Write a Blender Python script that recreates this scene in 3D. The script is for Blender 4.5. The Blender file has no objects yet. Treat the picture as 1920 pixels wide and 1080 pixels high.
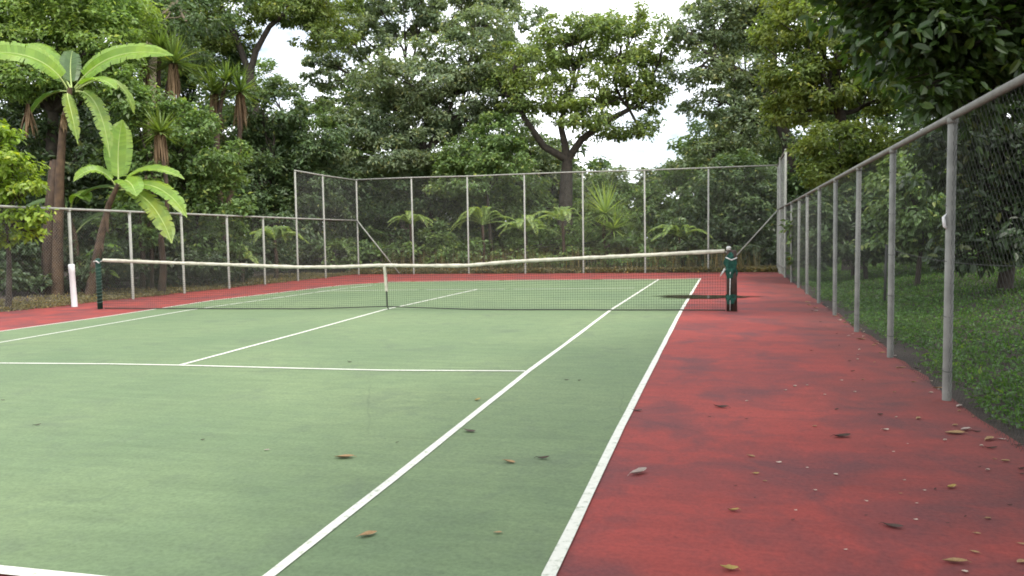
import bpy, math, random
import numpy as np
from mathutils import Vector, Matrix

# ------------------------------------------------------------------ camera, world, sun, exposure
SC = bpy.context.scene
COL = SC.collection
CAM = np.array([5.9962, -14.3744, 1.3795])
YAW, PITCH, ROLL, FPX = .2456, -.0613, -.0158, 1490.64      # fitted on the court lines, 1920 px wide frame

def _basis():
    c, s = math.cos(YAW), math.sin(YAW)
    r = np.array([c, s, 0]); f = np.array([-s*math.cos(PITCH), c*math.cos(PITCH), math.sin(PITCH)])
    u = np.cross(r, f); cr, sr = math.cos(ROLL), math.sin(ROLL)
    return cr*r+sr*u, -sr*r+cr*u, f
CR, CU, CF = _basis()
cd = bpy.data.cameras.new('camera'); cam = bpy.data.objects.new('camera', cd); COL.objects.link(cam)
cd.sensor_width = 36; cd.lens = FPX/1920*36; cd.clip_start = .05; cd.clip_end = 2000
cam.matrix_world = Matrix(((CR[0], CU[0], -CF[0], CAM[0]), (CR[1], CU[1], -CF[1], CAM[1]), (CR[2], CU[2], -CF[2], CAM[2]), (0, 0, 0, 1)))
SC.camera = cam

SUN_EL, SUN_AZ = math.radians(62), math.radians(125)         # azimuth clockwise from +Y: from the right, a little behind
wd = bpy.data.worlds.new('World'); SC.world = wd; wd.use_nodes = True
nt = wd.node_tree; N = nt.nodes; Lk = nt.links
bg = N['Background']; bg.inputs[1].default_value = .10
sky = N.new('ShaderNodeTexSky'); sky.sky_type = 'NISHITA'; sky.sun_disc = False
sky.sun_elevation = SUN_EL; sky.sun_rotation = SUN_AZ; sky.air_density = 1.0; sky.dust_density = 2.0
tc = N.new('ShaderNodeTexCoord'); mp = N.new('ShaderNodeMapping'); mp.inputs['Scale'].default_value = (1, 1, 2.2)
no = N.new('ShaderNodeTexNoise'); no.inputs['Scale'].default_value = 2.6; no.inputs['Detail'].default_value = 7; no.inputs['Roughness'].default_value = .6
rp = N.new('ShaderNodeValToRGB'); rp.color_ramp.elements[0].position = .34; rp.color_ramp.elements[1].position = .50
mx = N.new('ShaderNodeMix'); mx.data_type = 'RGBA'; mx.inputs[7].default_value = (14.5, 15, 15.6, 1)   # sunlit cloud deck
Lk.new(tc.outputs['Generated'], mp.inputs[0]); Lk.new(mp.outputs[0], no.inputs[0]); Lk.new(no.outputs[0], rp.inputs[0])
Lk.new(rp.outputs[0], mx.inputs[0]); Lk.new(sky.outputs[0], mx.inputs[6]); Lk.new(mx.outputs[2], bg.inputs[0])
sl = bpy.data.lights.new('sun', 'SUN'); sl.energy = 1.5; sl.angle = math.radians(11); sl.color = (1, .95, .86)
so = bpy.data.objects.new('sun', sl); COL.objects.link(so)
sdir = Vector((math.sin(SUN_AZ)*math.cos(SUN_EL), math.cos(SUN_AZ)*math.cos(SUN_EL), math.sin(SUN_EL)))
so.rotation_euler = sdir.to_track_quat('Z', 'Y').to_euler(); so.location = (20, 10, 40)
SC.view_settings.view_transform = 'Standard'; SC.view_settings.look = 'None'
SC.view_settings.exposure = 0.95; SC.view_settings.gamma = 1
SC.render.engine = 'CYCLES'
SC.cycles.use_denoising = True
SC.cycles.max_bounces = 6; SC.cycles.diffuse_bounces = 4; SC.cycles.glossy_bounces = 2; SC.cycles.transmission_bounces = 4
SC.cycles.filter_width = 1.8

# ------------------------------------------------------------------ pixel helpers (a pixel gives a direction only)
def ray(px, py): return CF + CR*(px-960)/FPX + CU*(540-py)/FPX
def W(px, py, d): return CAM + ray(px, py)*d
def gpt(px, py, z=0.): d = ray(px, py); return CAM + d*((z-CAM[2])/d[2])
def bank(x, y):
    t = min(max((x-8.7)/7., 0), 1); r = .55*t*t*(3-2*t)
    t = min(max((-9.2-x)/8., 0), 1); l = .25*t*t*(3-2*t)
    t = min(max((y-17.2)/10., 0), 1)
    return r + l + .3*t*t*(3-2*t)
def gbase(px, d):
    p = W(px, 450, d); return np.array([p[0], p[1], bank(p[0], p[1])])

# ------------------------------------------------------------------ materials
MATS = {}
def mat_base(name):
    m = bpy.data.materials.new(name); m.use_nodes = True; MATS[name] = m
    n = m.node_tree.nodes; b = n['Principled BSDF']
    return m, m.node_tree, n, m.node_tree.links, b
def noise(n, l, coord, scale, detail=4, rough=.55, dist=0):
    t = n.new('ShaderNodeTexNoise'); t.inputs['Scale'].default_value = scale; t.inputs['Detail'].default_value = detail
    t.inputs['Roughness'].default_value = rough; t.inputs['Distortion'].default_value = dist
    l.new(coord, t.inputs['Vector']); return t.outputs[0]
def ramp(n, l, src, stops):
    r = n.new('ShaderNodeValToRGB'); cr = r.color_ramp
    while len(cr.elements) < len(stops): cr.elements.new(.5)
    for e, (p, c) in zip(cr.elements, stops): e.position = p; e.color = (*c, 1) if len(c) == 3 else c
    l.new(src, r.inputs[0]); return r.outputs[0]
def mixc(n, l, fac, a, b, mode='MIX'):
    m = n.new('ShaderNodeMix'); m.data_type = 'RGBA'; m.blend_type = mode
    for s, v in ((0, fac), (6, a), (7, b)):
        if hasattr(v, 'is_output') or isinstance(v, bpy.types.NodeSocket): l.new(v, m.inputs[s])
        else: m.inputs[s].default_value = v if s == 0 else (*v, 1)
    return m.outputs[2]
def coord(n, kind='Object', scale=None, l=None):
    t = n.new('ShaderNodeTexCoord'); o = t.outputs[kind]
    if scale:
        m = n.new('ShaderNodeMapping'); m.inputs['Scale'].default_value = scale; l.new(o, m.inputs[0]); o = m.outputs[0]
    return o
def bump(n, l, b, src, strength, dist=.01):
    bp = n.new('ShaderNodeBump'); bp.inputs['Strength'].default_value = strength; bp.inputs['Distance'].default_value = dist
    l.new(src, bp.inputs['Height']); l.new(bp.outputs[0], b.inputs['Normal'])

def m_simple(name, c1, c2, scale=8, rough=.7, bumpk=0, metal=0, spec=.3):
    m, t, n, l, b = mat_base(name); co = coord(n)
    f = noise(n, l, co, scale, 5)
    l.new(ramp(n, l, f, [(.3, c1), (.7, c2)]), b.inputs['Base Color'])
    b.inputs['Roughness'].default_value = rough; b.inputs['Metallic'].default_value = metal
    b.inputs['Specular IOR Level'].default_value = spec
    if bumpk: bump(n, l, b, noise(n, l, co, scale*6, 4), bumpk)
    return m

def m_leaf(name, col, var=.45, yellow=.25, trans=.35, rough=.4, coarse=.7):
    m, t, n, l, b = mat_base(name)
    g = n.new('ShaderNodeNewGeometry'); co = coord(n)
    c = np.array(col)
    lo, hi = c*(1-var), c*(1+var)
    per = ramp(n, l, g.outputs['Random Per Island'], [(0, tuple(lo)), (.55, tuple(c)), (.92, tuple(hi)), (1, (hi[0]*1.7+.02, hi[1]*1.25, hi[2]*.9) if var > .15 else tuple(hi))])
    big = noise(n, l, co, coarse, 3)
    yel = (c[0]*1.45+.015, c[1]*1.18+.005, c[2]*.65)
    fac = ramp(n, l, big, [(.42, (0, 0, 0)), (.66, (yellow,)*3)])
    colr = mixc(n, l, fac, per, yel)
    l.new(colr, b.inputs['Base Color']); b.inputs['Roughness'].default_value = rough; b.inputs['Specular IOR Level'].default_value = .5
    tr = n.new('ShaderNodeBsdfTranslucent')
    br = mixc(n, l, 1., colr, (1.25, 1.25, .55), 'MULTIPLY'); l.new(br, tr.inputs[0])
    ms = n.new('ShaderNodeMixShader'); ms.inputs[0].default_value = trans
    l.new(b.outputs[0], ms.inputs[1]); l.new(tr.outputs[0], ms.inputs[2]); l.new(ms.outputs[0], n['Material Output'].inputs[0])
    return m

def m_court(name, base, light, dark, stain, stainpos, soil_shade=False):
    m, t, n, l, b = mat_base(name); co = coord(n)
    big = noise(n, l, co, .33, 5, .6)
    c = ramp(n, l, big, [(.3, dark), (.5, base), (.72, light)])
    st = coord(n, 'Object', (.22, 1.6, 1), l)                          # broom marks lie across the court
    streak = noise(n, l, st, 5, 6, .7)
    c = mixc(n, l, .55, c, ramp(n, l, streak, [(.3, (.72,)*3), (.7, (1.16,)*3)]), 'MULTIPLY')
    mid = noise(n, l, co, 1.3, 6, .65, .4)
    sf = ramp(n, l, mid, [(stainpos, (0, 0, 0)), (stainpos+.2, (.75,)*3)])
    c = mixc(n, l, sf, c, stain)
    fine_ = noise(n, l, co, 5.5, 6, .72, .6)
    c = mixc(n, l, ramp(n, l, fine_, [(.46, (0, 0, 0)), (.72, (.55,)*3)]), c, tuple(.55*x+.45*y for x, y in zip(stain, dark)))
    vo = n.new('ShaderNodeTexVoronoi'); vo.feature = 'DISTANCE_TO_EDGE'; vo.inputs['Scale'].default_value = .33
    wv = n.new('ShaderNodeMix'); wv.data_type = 'VECTOR'; wv.inputs[0].default_value = .12; l.new(co, wv.inputs[4])
    nz = n.new('ShaderNodeTexNoise'); nz.inputs['Scale'].default_value = 2.2; nz.inputs['Detail'].default_value = 5; l.new(co, nz.inputs[0]); l.new(nz.outputs[1], wv.inputs[5]); l.new(wv.outputs[1], vo.inputs['Vector'])
    crack = ramp(n, l, vo.outputs[0], [(.0, (.22,)*3), (.003, (0, 0, 0))])
    cm = mixc(n, l, 1., crack, ramp(n, l, big, [(.45, (0, 0, 0)), (.6, (1, 1, 1))]), 'MULTIPLY')
    c = mixc(n, l, cm, c, tuple(x*.4 for x in stain))
    if soil_shade:  # soil-brown stain with the canopy shade painted in, darker toward the right fence
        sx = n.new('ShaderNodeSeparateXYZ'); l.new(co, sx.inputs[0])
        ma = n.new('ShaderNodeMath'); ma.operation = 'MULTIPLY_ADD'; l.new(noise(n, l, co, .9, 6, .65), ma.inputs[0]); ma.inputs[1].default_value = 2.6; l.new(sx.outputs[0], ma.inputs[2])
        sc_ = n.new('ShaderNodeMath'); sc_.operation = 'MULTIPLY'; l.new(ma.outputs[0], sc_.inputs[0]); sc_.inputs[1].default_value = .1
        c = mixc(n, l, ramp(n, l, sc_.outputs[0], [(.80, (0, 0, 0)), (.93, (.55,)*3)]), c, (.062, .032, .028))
    grit = noise(n, l, co, 38, 4, .75)
    c = mixc(n, l, .5, c, ramp(n, l, grit, [(.32, (.6,)*3), (.62, (1.16,)*3)]), 'MULTIPLY')
    speck = noise(n, l, co, 16, 2, .5)
    c = mixc(n, l, ramp(n, l, speck, [(.7, (0, 0, 0)), (.78, (.5,)*3)]), c, tuple(x*.45 for x in dark))
    l.new(c, b.inputs['Base Color']); b.inputs['Roughness'].default_value = .82; b.inputs['Specular IOR Level'].default_value = .25
    bump(n, l, b, grit, .35, .004)
    return m

m_court('green_paint', (.134, .187, .092), (.160, .212, .103), (.110, .162, .082), (.085, .110, .072), .55)
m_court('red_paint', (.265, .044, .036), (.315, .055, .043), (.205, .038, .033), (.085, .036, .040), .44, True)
# white line paint, scuffed
m, t, n, l, b = mat_base('line_paint'); co = coord(n)
f = noise(n, l, co, 22, 6, .7)
l.new(mixc(n, l, ramp(n, l, noise(n, l, co, 3, 4), [(.35, (0, 0, 0)), (.8, (.5,)*3)]), ramp(n, l, f, [(.33, (.26, .29, .21)), (.45, (.56, .56, .49)), (.7, (.66, .65, .58))]), (.55, .55, .44)), b.inputs['Base Color'])
b.inputs['Roughness'].default_value = .75
# ground: litter soil, greener on the bank by the court
m, t, n, l, b = mat_base('soil_shade'); co = coord(n)
f = noise(n, l, co, 1.1, 8, .65); f2 = noise(n, l, co, 14, 6, .7)
c = ramp(n, l, f, [(.3, (.022, .015, .010)), (.55, (.045, .030, .020)), (.75, (.035, .036, .015))])
c = mixc(n, l, .8, c, ramp(n, l, f2, [(.3, (.5,)*3), (.7, (1.35,)*3)]), 'MULTIPLY')
l.new(c, b.inputs['Base Color']); b.inputs['Roughness'].default_value = .95; bump(n, l, b, f2, .8, .05)
m_simple('galvanised', (.15, .15, .135), (.23, .228, .205), 6, .7, .15, 0)
m_simple('galvanised_lit', (.25, .25, .22), (.35, .345, .30), 6, .75, .15, 0)  # lighter copy for left and far fences, their more open light painted in
m_simple('galv_wire', (.04, .042, .038), (.07, .072, .066), 3, .7, 0, 0)
m_simple('galv_wire_pale', (.20, .205, .19), (.30, .305, .28), 3, .7, 0, 0)
m_simple('white_enamel', (.70, .70, .69), (.80, .80, .79), 5, .45)
m_simple('net_band', (.34, .32, .25), (.56, .53, .43), 9, .9, .3)
m_simple('net_cord', (.035, .045, .034), (.06, .07, .05), 5, .9)
m_simple('strap_dark', (.03, .035, .03), (.06, .06, .05), 5, .9)
m_simple('green_pole', (.010, .045, .032), (.018, .065, .045), 6, .5)
m_simple('green_cloth', (.004, .035, .027), (.02, .095, .065), 14, .85, .8)
m_simple('rusty_pole', (.030, .022, .018), (.07, .042, .030), 9, .7, .4)
m_simple('cord_green', (.08, .14, .11), (.16, .22, .18), 20, .9)
m_simple('rope', (.45, .45, .42), (.62, .62, .58), 30, .9)
m_simple('bark_dark', (.030, .025, .020), (.075, .062, .048), 5, .95, .9)
m_simple('bark_pale', (.20, .16, .11), (.36, .29, .20), 3, .9, .5)
m_simple('bark_brown', (.035, .025, .018), (.085, .056, .038), 5, .95, .9)
m_simple('banana_stem', (.035, .022, .016), (.12, .075, .042), 4, .8, .5)
m_simple('banana_rib', (.30, .38, .12), (.42, .48, .18), 3, .5)
m_simple('dry_leaf', (.17, .10, .055), (.32, .20, .11), 2, .9)
m_simple('dead_frond', (.12, .075, .04), (.24, .16, .09), 2, .9)
for nm, a, c2 in (('litter_tan', (.22, .13, .06), (.36, .24, .12)), ('litter_dark', (.035, .022, .018), (.075, .045, .032)),
                  ('litter_pale', (.36, .28, .21), (.55, .47, .39)), ('litter_yellow', (.26, .17, .05), (.38, .28, .09)), ('litter_grey', (.30, .24, .20), (.42, .34, .30))):
    m_simple(nm, a, c2, 30, .75)
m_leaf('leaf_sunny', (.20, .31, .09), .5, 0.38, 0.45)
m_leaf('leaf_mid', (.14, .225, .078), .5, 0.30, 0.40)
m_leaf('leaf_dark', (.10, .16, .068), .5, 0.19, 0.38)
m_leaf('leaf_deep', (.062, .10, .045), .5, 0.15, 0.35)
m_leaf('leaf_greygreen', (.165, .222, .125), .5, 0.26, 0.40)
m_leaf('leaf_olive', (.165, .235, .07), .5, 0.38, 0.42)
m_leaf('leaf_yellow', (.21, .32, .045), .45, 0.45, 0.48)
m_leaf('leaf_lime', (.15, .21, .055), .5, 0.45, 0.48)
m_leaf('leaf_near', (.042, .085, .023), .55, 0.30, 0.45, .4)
m_leaf('leaf_fern', (.23, .33, .10), .4, 0.38, 0.48)
m_leaf('leaf_blade', (.13, .20, .05), .45, .4, .3)
m_leaf('leaf_ground', (.065, .15, .028), .5, 0.26, 0.40)
m_leaf('leaf_straw', (.15, .13, .05), .5, .4, .25)
m_leaf('banana_green', (.20, .34, .05), .14, .5, .42, .38, 1.6)
m_leaf('banana_old', (.22, .33, .07), .14, 0.52, 0.48, .45, 2.5)
m_leaf('banana_dark', (.075, .14, .04), .14, .3, .4, .4, 1.6)
# puddle
m, t, n, l, b = mat_base('puddle_water'); co = coord(n)
b.inputs['Base Color'].default_value = (.035, .024, .018, 1); b.inputs['Roughness'].default_value = .10
bump(n, l, b, noise(n, l, co, 9, 2), .04, .01)
vl = n.new('ShaderNodeVectorMath'); vl.operation = 'LENGTH'; l.new(co, vl.inputs[0])       # water thins to a damp rim
ad = n.new('ShaderNodeMath'); ad.operation = 'MULTIPLY_ADD'; l.new(noise(n, l, co, 4, 5), ad.inputs[0]); ad.inputs[1].default_value = .9; l.new(vl.outputs['Value'], ad.inputs[2]); hf = n.new('ShaderNodeMath'); hf.operation = 'MULTIPLY'; hf.inputs[1].default_value = .5; l.new(ad.outputs[0], hf.inputs[0])
al = ramp(n, l, hf.outputs[0], [(.62, (1, 1, 1)), (.72, (.5,)*3), (.92, (0, 0, 0))]); l.new(al, b.inputs['Alpha'])

# ------------------------------------------------------------------ object helpers
def mesh_np(name, V, quads, mats, midx=None, smooth=True):
    """V (n,3), quads (m,4) or (m,3) index arrays"""
    me = bpy.data.meshes.new(name); V = np.asarray(V, np.float32); Q = np.asarray(quads, np.int32)
    k = Q.shape[1]
    me.vertices.add(len(V)); me.vertices.foreach_set('co', V.ravel())
    me.loops.add(Q.size); me.loops.foreach_set('vertex_index', Q.ravel())
    me.polygons.add(len(Q)); me.polygons.foreach_set('loop_start', np.arange(0, Q.size, k, dtype=np.int32))
    me.polygons.foreach_set('use_smooth', np.full(len(Q), smooth, bool))
    for m in (mats if isinstance(mats, (list, tuple)) else [mats]): me.materials.append(MATS[m])
    if midx is not None: me.polygons.foreach_set('material_index', np.asarray(midx, np.int32))
    me.update(calc_edges=True); return me

class MB:
    def __init__(s): s.v = []; s.f = []; s.m = []
    def add(s, vs, fs, mi=0):
        o = len(s.v); s.v += [tuple(map(float, v)) for v in vs]; s.f += [tuple(i+o for i in f) for f in fs]; s.m += [mi]*len(fs)
    def tube(s, pts, rad, seg=8, cap=True, mi=0, squash=None):
        pts = [np.asarray(p, float) for p in pts]; n = len(pts)
        if not hasattr(rad, '__len__'): rad = [rad]*n
        ref = None; rings = []
        for i, p in enumerate(pts):
            t = pts[min(i+1, n-1)] - pts[max(i-1, 0)]; t = t/(np.linalg.norm(t)+1e-12)
            if ref is None: ref = np.array([0, 0, 1.]) if abs(t[2]) < .9 else np.array([1., 0, 0])
            a = np.cross(ref, t); a /= np.linalg.norm(a)+1e-12; b = np.cross(t, a); ref = b
            r = rad[i]
            rings.append([p+r*(math.cos(q)*a+math.sin(q)*b) for q in [2*math.pi*k/seg for k in range(seg)]])
        vs = [v for r in rings for v in r]
        fs = [(i*seg+k, i*seg+(k+1) % seg, (i+1)*seg+(k+1) % seg, (i+1)*seg+k) for i in range(n-1) for k in range(seg)]
        if cap: fs += [tuple(range(seg))[::-1], tuple((n-1)*seg+k for k in range(seg))]
        s.add(vs, fs, mi)
    def box(s, c, h, rz=0, mi=0):
        co, si = math.cos(rz), math.sin(rz); vs = []
        for z in (-1, 1):
            for y in (-1, 1):
                for x in (-1, 1):
                    X, Y = x*h[0], y*h[1]; vs.append((c[0]+X*co-Y*si, c[1]+X*si+Y*co, c[2]+z*h[2]))
        s.add(vs, [(0, 2, 3, 1), (4, 5, 7, 6), (0, 1, 5, 4), (2, 6, 7, 3), (0, 4, 6, 2), (1, 3, 7, 5)], mi)
    def build(s, name, mats, parent=None, org=(0, 0, 0), smooth=True):
        me = bpy.data.meshes.new(name); o = np.asarray(org, float)
        me.from_pydata([tuple(np.asarray(v)-o) for v in s.v], [], s.f)
        for m in (mats if isinstance(mats, (list, tuple)) else [mats]): me.materials.append(MATS[m])
        me.polygons.foreach_set('material_index', s.m); me.polygons.foreach_set('use_smooth', [smooth]*len(s.f)); me.update()
        return link(name, me, parent)
def link(name, me, parent=None):
    o = bpy.data.objects.new(name, me); COL.objects.link(o)
    if parent: o.parent = parent
    return o
def tag(o, label, cat, group=None):
    o['label'] = label; o['category'] = cat
    if group: o['group'] = group
    return o
def thing(name, label, cat, loc, group=None):
    o = bpy.data.objects.new(name, None); COL.objects.link(o); o.location = tuple(map(float, loc)); o.empty_display_size = .2
    return tag(o, label, cat, group)
def struct(o): o['kind'] = 'structure'; return o
def nrm(v): v = np.asarray(v, float); return v/(np.linalg.norm(v, axis=-1, keepdims=True)+1e-9)
def bez(p, n=12):
    p = [np.asarray(q, float) for q in p]; out = []
    for i in range(n+1):
        t = i/n; q = p
        while len(q) > 1: q = [a*(1-t)+b*t for a, b in zip(q[:-1], q[1:])]
        out.append(q[0])
    return out

# ------------------------------------------------------------------ ground, court
xs = np.unique(np.concatenate([np.linspace(-150, -20, 14), np.linspace(-20, 30, 64), np.linspace(30, 150, 13)]))
ys = np.unique(np.concatenate([np.linspace(-90, -16, 9), np.linspace(-16, 40, 64), np.linspace(40, 220, 19)]))
GX, GY = np.meshgrid(xs, ys)
rs = np.random.RandomState(4)
GZ = np.vectorize(bank)(GX, GY) - .012
out = (GX > 8.9) | (GX < -9.2) | (GY > 17)
GZ = GZ + out*rs.uniform(-.025, .035, GX.shape)
ii = np.arange(len(ys)-1)[:, None]*len(xs)+np.arange(len(xs)-1)[None, :]
Q = np.stack([ii, ii+1, ii+1+len(xs), ii+len(xs)], -1).reshape(-1, 4)
struct(link('ground', mesh_np('ground', np.stack([GX, GY, GZ], -1).reshape(-1, 3), Q, 'soil_shade')))

def sheet(name, poly, z, m, parent=None):
    mb = MB(); mb.add([(x, y, z) for x, y in poly], [tuple(range(len(poly)))])
    return mb.build(name, m, parent, smooth=False)
# red apron: its edges crumble a little
rnd = random.Random(2)
edge = []
def wob(a, b, n, s=.06):
    return [(a[0]+(b[0]-a[0])*i/n+rnd.uniform(-s, s), a[1]+(b[1]-a[1])*i/n+rnd.uniform(-s, s)) for i in range(n)]
edge = wob((7.62, -19), (7.95, -7), 26)+wob((7.95, -7), (8.22, 5), 26)+wob((8.22, 5), (8.5, 16.75), 22)+wob((8.5, 16.75), (-8.6, 16.6), 34, .05)+wob((-8.6, 16.6), (-8.75, 3), 26)+wob((-8.75, 3), (-8.3, -19), 36)+[(-8.3, -19)]
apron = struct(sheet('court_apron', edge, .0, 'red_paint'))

DR = [gpt(*p)[:2] for p in ((1030, 1080), (1165, 800), (1277, 583), (1313, 522.6))]
SR = [gpt(*p)[:2] for p in ((508, 1080), (733, 903), (912, 760), (989, 698.5), (1061.7, 645), (1145, 582), (1235, 524.3))]
DL = [gpt(*p)[:2] for p in ((0, 622), (200, 594), (400, 563.5), (640, 535.5), (735, 529))]
SL = [gpt(*p)[:2] for p in ((0, 643), (352, 582.5), (640, 542), (705, 534.5))]
CL = [gpt(*p)[:2] for p in ((337, 686), (560, 626), (722, 581), (760, 573), (895, 543))]
S1 = [gpt(*p)[:2] for p in ((0, 682), (200, 683.5), (337, 686), (560, 692), (720, 695.5), (985, 697))]
S2 = [gpt(*p)[:2] for p in ((596, 546.3), (760, 544), (895, 543), (1190, 541))]
BL = [gpt(*p)[:2] for p in ((735, 529), (860, 527), (1000, 525.5), (1120, 524.5), (1235, 524), (1313, 522.6))]
def ext(pts, y): a, b = pts[0], pts[1]; k = (y-a[1])/(b[1]-a[1]); return a+(b-a)*k
B0 = np.array([gpt(0, 1073)[:2], gpt(90, 1080)[:2]])
yb = B0[:, 1].mean()
DRf = [np.array([5.40, yb])]+DR; SRf = [np.array([4.22, yb])]+SR
DLf = [np.array([-5.25, yb])]+DL; SLf = [np.array([-3.9, yb])]+SL
S1f = [np.array([-3.95, S1[0][1]-.02])]+S1
poly = [tuple(p) for p in DRf]+[tuple(p) for p in BL[::-1][1:]]+[tuple(p) for p in DLf[::-1][1:]]
court = struct(sheet('court_surface', poly, .004, 'green_paint'))
def strip(name, pts, w, z, parent):
    pts = [np.asarray(p, float) for p in pts]; fine = []
    for a, b in zip(pts[:-1], pts[1:]):
        k = max(1, int(np.linalg.norm(b-a)/.5)); fine += [a+(b-a)*i/k for i in range(k)]
    fine.append(pts[-1]); r = random.Random(len(name)+int(w*1e3)+int(pts[0][0]*7))
    vs = []
    for i, p in enumerate(fine):
        t = fine[min(i+1, len(fine)-1)]-fine[max(i-1, 0)]; t /= np.linalg.norm(t); nn = np.array([-t[1], t[0]])
        a, b_ = w/2*(1+r.uniform(-.1, .1)), w/2*(1+r.uniform(-.1, .1)); vs += [(*(p+nn*a), z), (*(p-nn*b_), z)]
    mb = MB(); mb.add(vs, [(2*i, 2*i+1, 2*i+3, 2*i+2) for i in range(len(fine)-1)])
    return mb.build(name, 'line_paint', parent, smooth=False)
strip('doubles_sideline', DRf, .058, .008, court); strip('doubles_sideline', DLf, .052, .008, court)
strip('singles_sideline', SRf, .054, .0085, court); strip('singles_sideline', SLf, .05, .0085, court)
strip('centre_service_line', CL, .055, .009, court); strip('service_line', S1f, .05, .0095, court); strip('service_line', S2, .055, .0095, court)
strip('baseline', BL, .07, .010, court); strip('baseline', [(-5.25, yb), (5.40, yb)], .075, .010, court)

# puddle behind the net post
rp_ = random.Random(8); pp = []
c0 = gpt(1318, 557)[:2]
for k in range(40):
    a = 2*math.pi*k/40; r = 1+.25*math.sin(3*a+1)+.15*math.sin(7*a)+rp_.uniform(-.08, .08)
    pp.append((math.cos(a)*1.1*r, math.sin(a)*1.1*r))
pud = struct(sheet('puddle', pp, 0, 'puddle_water')); pud.location = (c0[0], c0[1], .014); pud.scale = (1.05, .55, 1)

# ------------------------------------------------------------------ fences
def at_fence(px, A, B):
    """parameter of the fence line A-B seen in pixel column px (taken at the foot)"""
    A, B = np.asarray(A, float), np.asarray(B, float); lo, hi = -2., 2.
    def col(t):
        p = A+(B-A)*t; d = np.array([p[0], p[1], 0])-CAM; z = d@CF
        return 960+FPX*(d@CR)/z if z > .3 else 1e9
    ts = np.linspace(0, 1, 4001); cs = np.array([col(t) for t in ts]); return A+(B-A)*ts[np.abs(cs-px).argmin()]
def post(parent, p, h, org, r=.034, lean=None):
    rq = random.Random(int(p[1]*100)); lean = (rq.uniform(-.012, .012), rq.uniform(-.025, .025)); mb = MB(); top = np.array([p[0]+lean[0], p[1]+lean[1], h])
    mb.tube([(p[0], p[1], -.05), (p[0], p[1], 0), top], r, 12)
    m_ = 'galvanised' if parent.name == 'chain_link_fence' else 'galvanised_lit'; po = mb.build('post', m_, parent, org)
    mb = MB(); mb.tube([top-np.array([0, 0, .03]), top+np.array([0, 0, .012]), top+np.array([0, 0, .03])], [r*1.18, r*1.18, r*.5], 12); mb.build('post_cap', m_, po, org)
    return po
def wires(name, parent, A, B, z0, z1, org, pitch=.056, r=.0011):
    """woven diagonal wires, one mesh"""
    A, B = np.asarray(A, float), np.asarray(B, float); Ln = np.linalg.norm(B-A); t = (B-A)/Ln; nn = np.array([-t[1], t[0]]); H = z1-z0
    V = []; step = pitch*math.sqrt(2)
    for sgn in (1, -1):
        for k in np.arange(-H, Ln+H, step):
            a0, a1 = (k, k+H*sgn); zz0, zz1 = z0, z1
            u0, u1 = a0, a1
            # clip to 0..Ln
            def cl(u): return min(max(u, 0), Ln)
            if (u0 < 0 and u1 < 0) or (u0 > Ln and u1 > Ln): continue
            def zat(u): return zz0+(u-a0)/(a1-a0)*(zz1-zz0)
            c0_, c1_ = cl(u0), cl(u1); V.append((c0_, zat(c0_), c1_, zat(c1_), sgn))
    V = np.array(V); n = len(V)
    off = nn[None, :]*(V[:, 4:5]*r*.9)
    P0 = np.concatenate([A+t*V[:, 0:1]+off, V[:, 1:2]], 1); P1 = np.concatenate([A+t*V[:, 2:3]+off, V[:, 3:4]], 1)
    d = nrm(P1-P0); a = np.tile(np.array([nn[0], nn[1], 0.]), (n, 1)); b_ = np.cross(d, a)
    vs = []
    for P in (P0, P1):
        for q in (0, 2*math.pi/3, 4*math.pi/3): vs.append(P+r*(math.cos(q)*a+math.sin(q)*b_))
    vs = np.stack(vs, 1).reshape(-1, 3)-np.asarray(org)
    base = np.arange(n)[:, None]*6; q = []
    for k in range(3): q.append(np.concatenate([base+k, base+(k+1) % 3, base+3+(k+1) % 3, base+3+k], 1))
    o = link(name, mesh_np(name, vs, np.concatenate(q), 'galv_wire' if parent.name == 'chain_link_fence' else 'galv_wire_pale'), parent); o['kind'] = 'stuff'; return o
def rail(parent, pts, org, r=.028, name='top_rail'):
    mb = MB(); mb.tube(pts, r, 10); return mb.build(name, 'galvanised' if parent.name == 'chain_link_fence' else 'galvanised_lit', parent, org)

RA, RB = np.array([7.66, -17.]), np.array([8.42, 16.9])
LA, LB = np.array([-8.38, -17.]), np.array([-8.36, 16.45])
RT0 = at_fence(1472, RA, RB); RT1 = at_fence(1462, RA, RB); RC = at_fence(1451, RA, RB)
LT0 = at_fence(559, LA, LB); LT1 = at_fence(611, LA, LB); LC = at_fence(673, LA, LB)
HS, HT = 2.30, 4.0
# right side fence
org = np.array([RA[0], RA[1], 0])
fr = thing('chain_link_fence', 'low galvanised chain link fence in front of the grassy bank', 'fence', org)
pr = [np.array([7.72, -14.4]), np.array([7.78, -12.0]), at_fence(1960, RA, RB)]+[at_fence(px, RA, RB) for px in (1775, 1669, 1606, 1565, 1535, 1513, 1497, 1484)]
for i, p in enumerate(pr):
    po = post(fr, p, HS-.02, org, .036 if i < 4 else .034); mb = MB()
    for z in (.25, .7, 1.15, 1.6, 2.05): mb.tube([np.array([p[0]+.040*math.cos(a), p[1]+.040*math.sin(a), z+.012*math.sin(a)]) for a in np.linspace(0, 6.28, 9)], .003, 4)
    o = mb.build('wire_ties', 'galv_wire', po, org); o['kind'] = 'stuff'
rail(fr, [(*RA, HS), (*((RA+RT0)/2), HS+.01), (*RC, HS+.02)], org, .030)
wires('wire_mesh', fr, RA, RT0, .03, HS-.02, org)
mb = MB(); q = pr[3]; mb.tube([(q[0]-.01, q[1]+.0, 1.40), (q[0]-.045, q[1]-.03, 1.43), (q[0]-.055, q[1]-.03, 1.50), (q[0]-.03, q[1]-.02, 1.53)], [.006, .014, .012, .004], 8)
mb.build('plastic_tie', 'white_enamel', fr, org)
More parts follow.
